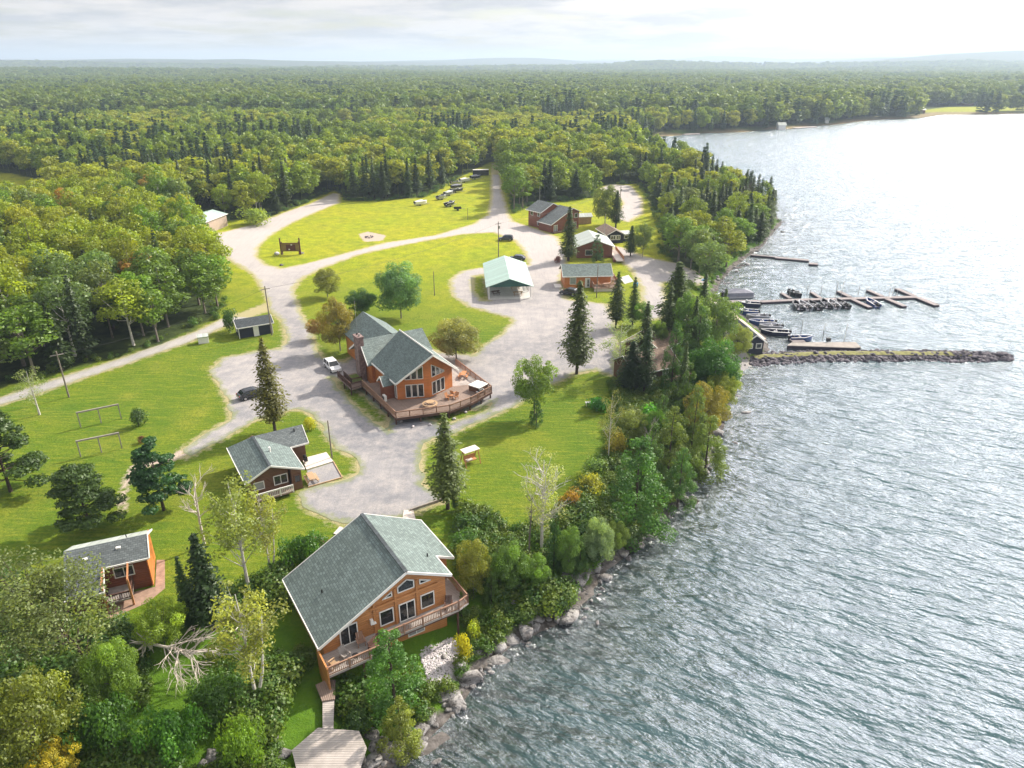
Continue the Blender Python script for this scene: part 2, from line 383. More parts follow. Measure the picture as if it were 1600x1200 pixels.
# bushy rough ground: shore fringe and the lower-left corner
rough = 1-smooth((dl-2)/9)
ROUGH = W([(-400, 1600), (-200, 930), (0, 905), (140, 985), (250, 985), (330, 930), (455, 870), (470, 940), (520, 1060), (700, 880), (700, 800), (745, 800), (800, 835), (880, 800), (930, 740), (950, 690), (960, 640), (950, 600), (1010, 580), (1200, 560), (1100, 760), (700, 1600)])
rough[near] = np.maximum(rough[near], smooth((sdf(ROUGH, X[near], Y[near])+1)/3))
def groundmat():
    m, t, b = newmat('grass_ground'); o = t.obj()
    big = t.ramp(t.noise(o, .045, 4, .6), [(.38, 0.), (.62, 1.)])
    med = t.ramp(t.noise(o, .35, 4, .65), [(.35, 0.), (.68, 1.)])
    fine = t.noise(o, 2.2, 5, .75)
    g = t.mix(big, (.085, .165, .012), (.185, .235, .016))
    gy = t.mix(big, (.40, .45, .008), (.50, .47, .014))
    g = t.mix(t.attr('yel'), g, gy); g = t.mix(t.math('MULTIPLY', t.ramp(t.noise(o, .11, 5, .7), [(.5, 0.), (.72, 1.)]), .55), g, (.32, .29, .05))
    g = t.mix(t.math('MULTIPLY', med, .6), g, (.075, .15, .010))
    str_ = t.noise(t.mapping(o, (.25, 2.2, 1), (0, 0, .4)), 1.0, 3, .6)
    g = t.mix(t.math('MULTIPLY', t.ramp(str_, [(.45, 0.), (.65, 1.)]), .42), g, (.30, .31, .03))
    g = t.mix(t.math('MULTIPLY', t.ramp(fine, [(.3, 1.), (.6, 0.)]), .7), g, (.045, .095, .008))
    # worn fringe beside gravel
    r = t.attr('road'); e = t.math('ADD', t.math('MULTIPLY', t.noise(o, .8, 4, .7), 3.6), t.math('SUBTRACT', r, .85))
    g = t.mix(t.math('MULTIPLY', t.ramp(e, [(.0, 0.), (.95, 1.)]), .85), g, (.42, .36, .22))
    p = t.attr('path'); e2 = t.math('ADD', t.math('MULTIPLY', t.noise(o, 1.1, 4, .7), 2.4), t.math('SUBTRACT', p, .9))
    g = t.mix(t.ramp(e2, [(.0, 0.), (.6, 1.)]), g, (.46, .38, .32))
    # forest floor
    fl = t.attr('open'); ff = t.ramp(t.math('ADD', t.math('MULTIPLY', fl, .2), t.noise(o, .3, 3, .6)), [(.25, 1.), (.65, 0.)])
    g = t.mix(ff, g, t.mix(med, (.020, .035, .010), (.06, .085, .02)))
    rg = t.attr('rough'); g = t.mix(t.math('MULTIPLY', rg, .85), g, t.mix(t.noise(o, .6, 5, .7), (.03, .09, .008), (.13, .26, .02)))
    # bare rock and gravelly bank next to the water
    s = t.attr('shore'); rk = t.mix(t.ramp(t.noise(o, .7, 5, .65), [(.35, 0.), (.65, 1.)]), (.030, .025, .024), (.20, .185, .18))
    sf = t.ramp(t.math('ADD', t.math('MULTIPLY', s, -.30), t.noise(o, .35, 4, .6)), [(.08, 0.), (.30, 1.)])
    g = t.mix(sf, g, rk)
    uw = t.attr('depth'); g = t.mix(t.ramp(uw, [(0., 0.), (.5, 1.)]), g, t.mix(t.noise(o, .5, 4), (.16, .12, .05), (.34, .28, .16)))
    t.link(g, b.inputs['Base Color']); b.inputs['Roughness'].default_value = .95; b.inputs['Specular IOR Level'].default_value = .15
    t.link(t.bump(t.noise(o, 3.0, 6, .75), .8, .22), b.inputs['Normal'])
    return m
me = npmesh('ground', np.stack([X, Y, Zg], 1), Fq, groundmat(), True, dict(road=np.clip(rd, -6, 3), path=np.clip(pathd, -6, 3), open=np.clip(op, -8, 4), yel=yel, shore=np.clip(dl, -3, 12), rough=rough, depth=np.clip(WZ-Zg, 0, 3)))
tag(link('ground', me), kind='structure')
# --- sheets clipped from a scalar field (marching squares)
def clip_sheet(name, fieldf, x0, x1, y0, y1, st, m, lift, attr=None):
    gx = np.arange(x0, x1, st); gy = np.arange(y0, y1, st); XX, YY, FF = grid(gx, gy)
    f = fieldf(XX, YY); ZZ = height(XX, YY)+lift
    verts = np.stack([XX, YY, ZZ], 1).tolist(); fl = f.tolist(); vals = list(fl); cache = {}
    ins = (f > 0)[FF]; full = FF[ins.all(1)].tolist(); part = FF[ins.any(1) & ~ins.all(1)].tolist(); faces = [tuple(q) for q in full]
    def cut(a, b):
        k = (min(a, b), max(a, b))
        if k not in cache:
            t = fl[a]/(fl[a]-fl[b]); cache[k] = len(verts)
            verts.append([verts[a][i]+t*(verts[b][i]-verts[a][i]) for i in range(3)]); vals.append(0.)
        return cache[k]
    for q in part:
        poly = []
        for i in range(4):
            a, b = q[i], q[(i+1) % 4]
            if fl[a] > 0: poly.append(a)
            if (fl[a] > 0) != (fl[b] > 0): poly.append(cut(a, b))
        if len(poly) > 2: faces.append(tuple(poly))
    used = sorted({i for q in faces for i in q}); mp = {u: k for k, u in enumerate(used)}
    me = bpy.data.meshes.new(name); me.from_pydata([verts[u] for u in used], [], [tuple(mp[i] for i in q) for q in faces])
    at = me.attributes.new('edge', 'FLOAT', 'POINT'); at.data.foreach_set('value', [min(vals[u], 6.) for u in used])
    me.polygons.foreach_set('use_smooth', [True]*len(me.polygons)); me.materials.append(m)
    return link(name, me)
def gravelmat(name, c1, c2, grassy=.6):
    m, t, b = newmat(name); o = t.obj()
    big = t.ramp(t.noise(o, .035, 4, .6), [(.42, 0.), (.6, 1.)])
    sx = t.new('ShaderNodeSeparateXYZ'); t.link(o, sx.inputs[0])
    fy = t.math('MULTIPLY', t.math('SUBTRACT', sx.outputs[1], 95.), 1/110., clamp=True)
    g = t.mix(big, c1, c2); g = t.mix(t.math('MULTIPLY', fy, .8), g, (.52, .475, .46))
    g = t.mix(t.math('MULTIPLY', t.ramp(t.noise(o, .32, 6, .75), [(.42, 0.), (.66, 1.)]), .6), g, (.50, .46, .44))
    tr = t.noise(t.mapping(o, (2.2, .12, 1), (0, 0, .55)), 1., 3, .6)
    g = t.mix(t.math('MULTIPLY', t.ramp(tr, [(.5, 0.), (.62, 1.)]), .14), g, (.17, .17, .185))
    g = t.mix(t.math('MULTIPLY', t.ramp(t.noise(o, 6., 3, .8), [(.3, 1.), (.55, 0.)]), .3), g, (.14, .135, .14))
    e = t.math('ADD', t.attr('edge'), t.math('MULTIPLY', t.math('SUBTRACT', t.noise(o, .9, 5, .75), .5), 3.2))
    g = t.mix(t.math('MULTIPLY', t.ramp(e, [(.15, 1.), (1., 0.)]), grassy), g, t.mix(fy, (.20, .24, .06), (.42, .38, .10)))
    t.link(g, b.inputs['Base Color']); b.inputs['Roughness'].default_value = .95; b.inputs['Specular IOR Level'].default_value = .15
    t.link(t.bump(t.noise(o, 5.0, 5, .8), .6, .08), b.inputs['Normal']); return m
def rfield(x, y): return road_sd(x, y)+(fbm(x*.45, y*.45, 31)-.5)*1.5
def lfield(x, y): return sdf(LNW, x, y)+(fbm(x*.5, y*.5, 33)-.5)*.7
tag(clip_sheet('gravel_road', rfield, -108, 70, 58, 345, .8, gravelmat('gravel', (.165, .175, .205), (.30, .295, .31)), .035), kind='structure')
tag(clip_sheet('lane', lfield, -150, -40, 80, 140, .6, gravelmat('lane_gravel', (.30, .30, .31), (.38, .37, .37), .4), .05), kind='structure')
# ------------------------------------------------------------------ water
wx = nonuni(-25, 150, 1.0, -60, 16000, 1.15); wy = nonuni(15, 300, 1.0, -400, 3200, 1.12)
X, Y, Fq = grid(wx, wy); dw = sdf(LAND, X, Y); Zt = height(X, Y, dw)
keep = (Zt < WZ+.45)[Fq].any(1); Fq = Fq[keep]; used = np.unique(Fq); mp = np.full(len(X), -1); mp[used] = np.arange(len(used)); Fq = mp[Fq]
def watermat():
    m, t, b = newmat('lake_water'); t.n.remove(b); out = t.n['Material Output']; o = t.obj()
    # wave trains: wind chop running roughly along one direction, plus ripples
    def wv(r, s): return t.mapping(t.mapping(o, rot=(0, 0, r)), s)
    ang = .34
    w1 = t.noise(wv(ang, (.13, .42, 1)), 1., 3, .55)
    w2 = t.noise(wv(ang+.3, (.45, 1.15, 1)), 1., 4, .6)
    w3 = t.noise(wv(ang-.3, (1.3, 2.8, 1)), 1., 4, .65)
    h = t.math('ADD', t.math('MULTIPLY', w1, 1.8), t.math('ADD', t.math('MULTIPLY', w2, .62), t.math('MULTIPLY', w3, .17)))
    nrm = t.bump(h, 1., 1.9)
    fr = t.new('ShaderNodeFresnel', i_IOR=1.34); t.link(nrm, fr.inputs['Normal'])
    gl = t.new('ShaderNodeBsdfGlossy'); gl.inputs['Roughness'].default_value = .23; gl.inputs[0].default_value = (.82, .885, 1, 1); t.link(nrm, gl.inputs['Normal'])
    dp = t.attr('depth')
    deep = t.new('ShaderNodeBsdfDiffuse'); deep.inputs[0].default_value = (.022, .062, .066, 1)
    tr = t.new('ShaderNodeBsdfTransparent'); tr.inputs[0].default_value = (.62, .80, .72, 1)
    body = t.new('ShaderNodeMixShader'); t.link(t.ramp(dp, [(0., .12), (.35, .72), (.9, 1.)]), body.inputs[0])
    t.link(tr.outputs[0], body.inputs[1]); t.link(deep.outputs[0], body.inputs[2])
    mx = t.new('ShaderNodeMixShader'); t.link(t.math('MULTIPLY_ADD', fr.outputs[0], 3.3, .04, clamp=True), mx.inputs[0]); t.link(body.outputs[0], mx.inputs[1]); t.link(gl.outputs[0], mx.inputs[2])
    # foam where chop breaks on the rocks
    fo = t.new('ShaderNodeBsdfDiffuse'); fo.inputs[0].default_value = (.75, .78, .78, 1)
    ff = t.math('MULTIPLY', t.ramp(t.attr('foam'), [(0., 0.), (1., 1.)]), t.ramp(t.noise(o, 1.6, 5, .75), [(.56, 0.), (.66, 1.)]))
    m2 = t.new('ShaderNodeMixShader'); t.link(ff, m2.inputs[0]); t.link(mx.outputs[0], m2.inputs[1]); t.link(fo.outputs[0], m2.inputs[2])
    t.link(m2.outputs[0], out.inputs[0]); return m
dep = np.clip((WZ-Zt)/2.2, 0, 1)[used]
foam = np.clip(1-np.abs(dw+.9)/1.3, 0, 1)[used]*(Y[used] < 110)
me = npmesh('lake_water', np.stack([X[used], Y[used], np.full(len(used), WZ)], 1), Fq, watermat(), True, dict(depth=dep, foam=foam))
tag(link('lake_water', me), kind='structure')
HAZE = 1.9e-4
# ------------------------------------------------------------------ tree prototypes (numpy leaf clouds)
def unit(v): return v/np.maximum(np.linalg.norm(v, axis=-1, keepdims=True), 1e-9)
def leaves(rng, c, n, size, lv=None, lt=None, long=1.3):
    """one kite-shaped leaf clump per centre"""
    k = len(c); n = unit(n); a = unit(np.cross(n, unit(rng.normal(size=(k, 3))))); b = np.cross(n, a)
    s = (size*rng.uniform(.7, 1.3, k))[:, None]
    P0 = c-a*s*.5*long; P1 = c+b*s*.42+n*s*.12; P2 = c+a*s*.5*long; P3 = c-b*s*.42+n*s*.12
    V = np.stack([P0, P1, P2, P3], 1).reshape(-1, 3); Fq = np.arange(4*k).reshape(-1, 4)
    return V, Fq, (rng.uniform(0, 1, k) if lv is None else lv), (np.zeros(k) if lt is None else lt)
def lobe_points(rng, cs, rs, per, up=.25, flat=1.):
    C = []; N = []; LV = []; LT = []
    for (c, r) in zip(cs, rs):
        k = max(6, int(per*r*r)); d = unit(rng.normal(size=(k, 3))); d[:, 2] = d[:, 2]+up*rng.uniform(0, 1, k); d = unit(d)
        rr = r*rng.uniform(.62, 1.08, k)[:, None]; p = c+d*rr*np.array([1, 1, flat])
        C.append(p); N.append(d+rng.normal(size=(k, 3))*.55+np.array([0, 0, .25])); base = rng.uniform(0, .5)
        LV.append(np.clip(base+rng.uniform(0, .5, k), 0, 1)); LT.append(np.full(k, max(0, rng.normal(.0, .45))))
    return np.concatenate(C), np.concatenate(N), np.concatenate(LV), np.clip(np.concatenate(LT), 0, 1)
def trunk_mb(h, r, lean=(0, 0), limbs=(), n=6, top=.92):
    mb = MB(); pts = []; rad = []
    for i in range(6):
        f = i/5; pts.append((lean[0]*f*f+random.uniform(-.06, .06)*f*h*.1, lean[1]*f*f+random.uniform(-.06, .06)*f*h*.1, h*top*f-(.35 if i == 0 else 0))); rad.append(r*(1.25 if i == 0 else 1-.82*f))
    mb.tube(pts, rad, n)
    for (z, e, rr) in limbs:
        f = z/(h*top); s = Vector((lean[0]*f*f, lean[1]*f*f, z)); e = Vector(e); mid = s.lerp(e, .5)+Vector((0, 0, -.04*h*random.random()))
        mb.tube([s, mid, e], [rr, rr*.65, rr*.2], 4, False)
    return mb
def finish(name, mb, bark, V):
    v, f, lv, lt = V
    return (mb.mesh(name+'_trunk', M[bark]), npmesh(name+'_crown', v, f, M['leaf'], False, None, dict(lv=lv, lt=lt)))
def decid(seed, h=14, w=6.5, base=.22, nl=26, per=34, size=.55, bark='barkgrey', r0=.17, rl=(.9, 1.5), up=.3, lean=(0, 0), shape='ovoid', shell=.55):
    rng = np.random.default_rng(seed); random.seed(seed); cs = []; rs = []; cz = (base+1)/2*h; hh = (1-base)/2*h
    while len(cs) < nl:
        d = unit(rng.normal(size=3)); q = rng.uniform(shell, .9)
        if shape == 'ovoid': k = 1-.22*d[2]
        elif shape == 'vase': k = 1+.35*d[2]
        else: k = 1
        p = np.array([d[0]*w/2*q*k, d[1]*w/2*q*k, cz+d[2]*hh*q]); f = p[2]/h
        r = rng.uniform(*rl)*w/6.5
        if all(np.linalg.norm(p-c) > .62*(r+s) for c, s in zip(cs, rs)) or rng.random() < .12:
            p[:2] += np.array(lean)*f*f; cs.append(p); rs.append(r)
    C, N, LV, LT = lobe_points(rng, cs, rs, per, up, .85)
    limbs = [(max(.15*h, c[2]*rng.uniform(.5, .8)), tuple(c*np.array([.92, .92, 1])-np.array([0, 0, .2])), h*.006) for c in cs[::2]]
    return h, w, trunk_mb(h, r0*h/14, lean, limbs), bark, leaves(rng, C, N, size, LV, LT)
def conifer(seed, h=15, w=5., base=.08, lev=34, br=9, size=.55, bark='bark', droop=.28, pw=.9, ragged=.25, frond=5):
    rng = np.random.default_rng(seed); C = []; N = []; LV = []; LT = []
    for i in range(lev):
        f = base+(1-base)*(i+rng.uniform(-.3, .3))/lev; z = h*f; bul = min(1, .45+(f-base)*3.2); Rr = max(.12, w/2*(1-f)**pw*bul*rng.uniform(1-ragged, 1+ragged*.5)+.12)
        nb = max(4, int(br*(.55+.6*(1-f)))); a0 = rng.uniform(0, 6.28); shade = rng.uniform(0, .45)
        for k in range(nb):
            a = a0+6.283*k/nb+rng.normal()*.18; L = Rr*rng.uniform(.7, 1.15); nf = max(2, int(frond*L/ (w/2)+1.5))
            for j in range(nf):
                q = (j+rng.uniform(.3, 1))/nf*(1 if L < .8 else 1); q = .2+.8*q; side = rng.normal()*.14*L
                dx, dy = math.cos(a), math.sin(a)
                C.append((dx*L*q-dy*side, dy*L*q+dx*side, z+L*(.10-droop*q*q)+rng.normal()*.08))
                N.append((dx*.55+rng.normal()*.35, dy*.55+rng.normal()*.35, .9)); LV.append(min(1, shade+rng.uniform(0, .55)*(1.1-q*.5))); LT.append(.25*rng.random() if q > .85 else 0)
    V = leaves(rng, np.array(C), np.array(N), size, np.array(LV), np.array(LT), 1.7)
    return h, w, trunk_mb(h, h*.012, n=6, top=.97), bark, V
def pine(seed, h=12, w=9, **k):
    rng = np.random.default_rng(seed); random.seed(seed); cs = []; rs = []
    for i in range(56):
        f = rng.uniform(.16, .97); a = rng.uniform(0, 6.28); q = (1-f)**.55*rng.uniform(.45, 1); cs.append(np.array([math.cos(a)*w/2*q, math.sin(a)*w/2*q, f*h])); rs.append(rng.uniform(.7, 1.25)*w/9)
    C, N, LV, LT = lobe_points(rng, cs, rs, 190, .5, .45)
    limbs = [(c[2]*.88, tuple(c), .07) for c in cs]
    return h, w, trunk_mb(h, .2, (0, 0), limbs), 'bark', leaves(rng, C, N, .27, LV, LT*.4, 1.5)
def airy(seed, h=14, w=6, nl=46, per=26, lean=(0, 0), base=.3, size=.2, twin=False, bark='birch'):
    rng = np.random.default_rng(seed); random.seed(seed); cs = []; rs = []; limbs = []
    for i in range(nl):
        d = unit(rng.normal(size=3)); q = rng.uniform(.25, .95); cz = (base+1)/2*h; hh = (1-base)/2*h
        p = np.array([d[0]*w/2*q, d[1]*w/2*q, cz+d[2]*hh*q]); f = p[2]/h; p[:2] += np.array(lean)*f*f; cs.append(p); rs.append(rng.uniform(.45, .95)*w/6)
        limbs.append((max(.2*h, p[2]-rng.uniform(.1, .25)*h), tuple(p), .05))
    C, N, LV, LT = lobe_points(rng, cs, rs, per*5.5, .1, 1.1)
    mb = trunk_mb(h, .17, lean, limbs)
    if twin: mb.tube([(0, 0, 0), (.9, .3, h*.3), (1.7, .5, h*.8)], [.14, .11, .04])
    return h, w, mb, bark, leaves(rng, C, N, size, LV, LT)
def shrub(seed, h=2.2, w=3, nl=12, size=.17, per=150, rr=(.22, .34)):
    rng = np.random.default_rng(seed); random.seed(seed); cs = []; rs = []
    for i in range(nl):
        a = rng.uniform(0, 6.28); q = rng.uniform(0, .95-rr[1])**.8; cs.append(np.array([math.cos(a)*w/2*q, math.sin(a)*w/2*q, h*rng.uniform(.25, .72)])); rs.append(rng.uniform(*rr)*w)
    C, N, LV, LT = lobe_points(rng, cs, rs, per, .6, .8); C[:, 2] = np.maximum(C[:, 2], .05)
    return h, w, trunk_mb(h*.7, .05, (0, 0), [(.2, tuple(c), .03) for c in cs[:5]]), 'bark', leaves(rng, C, N, size, LV, LT)
PROTO = {}
def reg(kind, lst): PROTO[kind] = [(h, w)+finish(kind+str(i), mb, bk, V) for i, (h, w, mb, bk, V) in enumerate(lst)]
# for the woods (medium detail)
reg('poplar', [decid(11, nl=34, per=80, size=.36, rl=(.75, 1.4)), decid(12, nl=36, w=6, per=80, size=.34, base=.3, rl=(.7, 1.35)), decid(13, nl=30, w=7, per=80, size=.36, shape='vase', rl=(.7, 1.4)), decid(14, nl=34, w=5.6, h=15, per=85, base=.3, size=.34, rl=(.7, 1.3)), decid(15, nl=28, w=6.6, per=80, size=.34, bark='birch', base=.38, rl=(.7, 1.3))])
reg('spruce', [conifer(21, size=.42, frond=8, ragged=.4), conifer(22, w=4.2, lev=38, size=.4, frond=7, ragged=.4), conifer(23, w=5.6, pw=.75, size=.42, frond=8, ragged=.5)])
# near, finer
reg('broadleaf', [decid(31, h=10, w=9, base=.1, nl=52, per=240, size=.21, rl=(.65, 1.15), shape='round', shell=.35), decid(32, h=10, w=8, base=.08, nl=46, per=240, size=.20, rl=(.6, 1.1), shape='ovoid', shell=.35), decid(33, h=10, w=8, base=.12, nl=42, per=240, size=.20, rl=(.6, 1.15), shape='vase', shell=.35)])
reg('finespruce', [conifer(41, base=.13, h=15, w=5.5, lev=52, br=13, size=.27, frond=15, ragged=.45, pw=.75), conifer(42, base=.15, h=15, w=5, lev=54, br=11, size=.25, frond=14, ragged=.55, droop=.42, pw=.72), conifer(43, h=15, w=4.2, lev=50, br=11, size=.25, frond=11, ragged=.4)])
reg('cedar', [decid(51, h=11, w=5.6, base=.02, nl=46, per=110, size=.28, rl=(.65, 1.0), shape='cone'), decid(52, h=11, w=5.6, base=.02, nl=40, per=120, size=.27, rl=(.7, 1.1), shape='cone')])
def cedar(seed, h=11, w=5.6):
    rng = np.random.default_rng(seed); random.seed(seed); cs = []; rs = []
    for i in range(74):
        f = rng.uniform(.04, .97); a = rng.uniform(0, 6.28); q = (1-f)**.62*rng.uniform(.55, .98)
        cs.append(np.array([math.cos(a)*w/2*q, math.sin(a)*w/2*q, f*h])); rs.append(rng.uniform(.42, .85)*(1.15-.65*f))
    C, N, LV, LT = lobe_points(rng, cs, rs, 400, .5, 1.15)
    return h, w, trunk_mb(h, .16), 'bark', leaves(rng, C, N, .14, LV, LT, 1.5)
reg('cedar', [cedar(51), cedar(52, w=5.2), cedar(53)])
reg('pine', [pine(61), pine(62), pine(63, h=12, w=8)])
reg('birch', [airy(71), airy(72, twin=True), airy(73, nl=30, size=.17, per=20)])
reg('leaningbirch', [airy(74, h=15, w=9, nl=70, lean=(-5.5, 1.5), base=.42, size=.18, per=24, bark='bark')])
reg('thicket', [shrub(91, 3, 6, 34, .17, 190, (.10, .17)), shrub(92, 3, 6, 38, .17, 190, (.09, .16))])
reg('shrub', [shrub(81), shrub(82), shrub(83, nl=7)])
# ------------------------------------------------------------------ placing trees
def up(c, k=1.25): return (c[0]*k, c[1]*k*1.04, c[2]*k)
NAMES = dict(poplar='poplar_tree', spruce='spruce_tree', broadleaf='broadleaf_tree', finespruce='spruce_tree', cedar='cedar_tree', pine='pine_tree', birch='birch_tree', leaningbirch='birch_tree', shrub='shrub', thicket='shrub')
CATS = dict(poplar='tree', spruce='tree', broadleaf='tree', finespruce='tree', cedar='tree', pine='tree', birch='tree', leaningbirch='tree', shrub='shrub', thicket='shrub')
def put_tree(kind, x, y, h, w, tint, label, group=None, var=None, rz=None, z=None, name=None):
    ps = PROTO[kind]; p = ps[random.randrange(len(ps)) if var is None else var % len(ps)]
    z = hz(x, y) if z is None else z
    rz = random.uniform(0, 6.28) if rz is None else rz
    r = empty(name or NAMES[kind], (x, y, z), rz, label, CATS[kind], group); r.scale = (w/p[1], w/p[1], h/p[0])
    for nm, me in (('trunk', p[2]), ('crown', p[3])):
        o = bpy.data.objects.new(nm, me); COL.objects.link(o); o.parent = r; o.color = tuple(tint)+(1,)
    return r
GREEN = (.085, .155, .018); YG = (.20, .24, .018); DG = (.050, .085, .020); SPR = (.036, .062, .020); CED = (.055, .095, .018); OLV = (.13, .13, .022)
AUT = (.32, .16, .035); GOLD = (.40, .27, .03); SILV = (.16, .22, .15); PAL = (.20, .24, .10); BRT = (.12, .24, .02)
def jit(c, a=.18):
    k = random.uniform(1-a, 1+a); return tuple(max(0, v*k*random.uniform(1-a*.4, 1+a*.4)) for v in c)
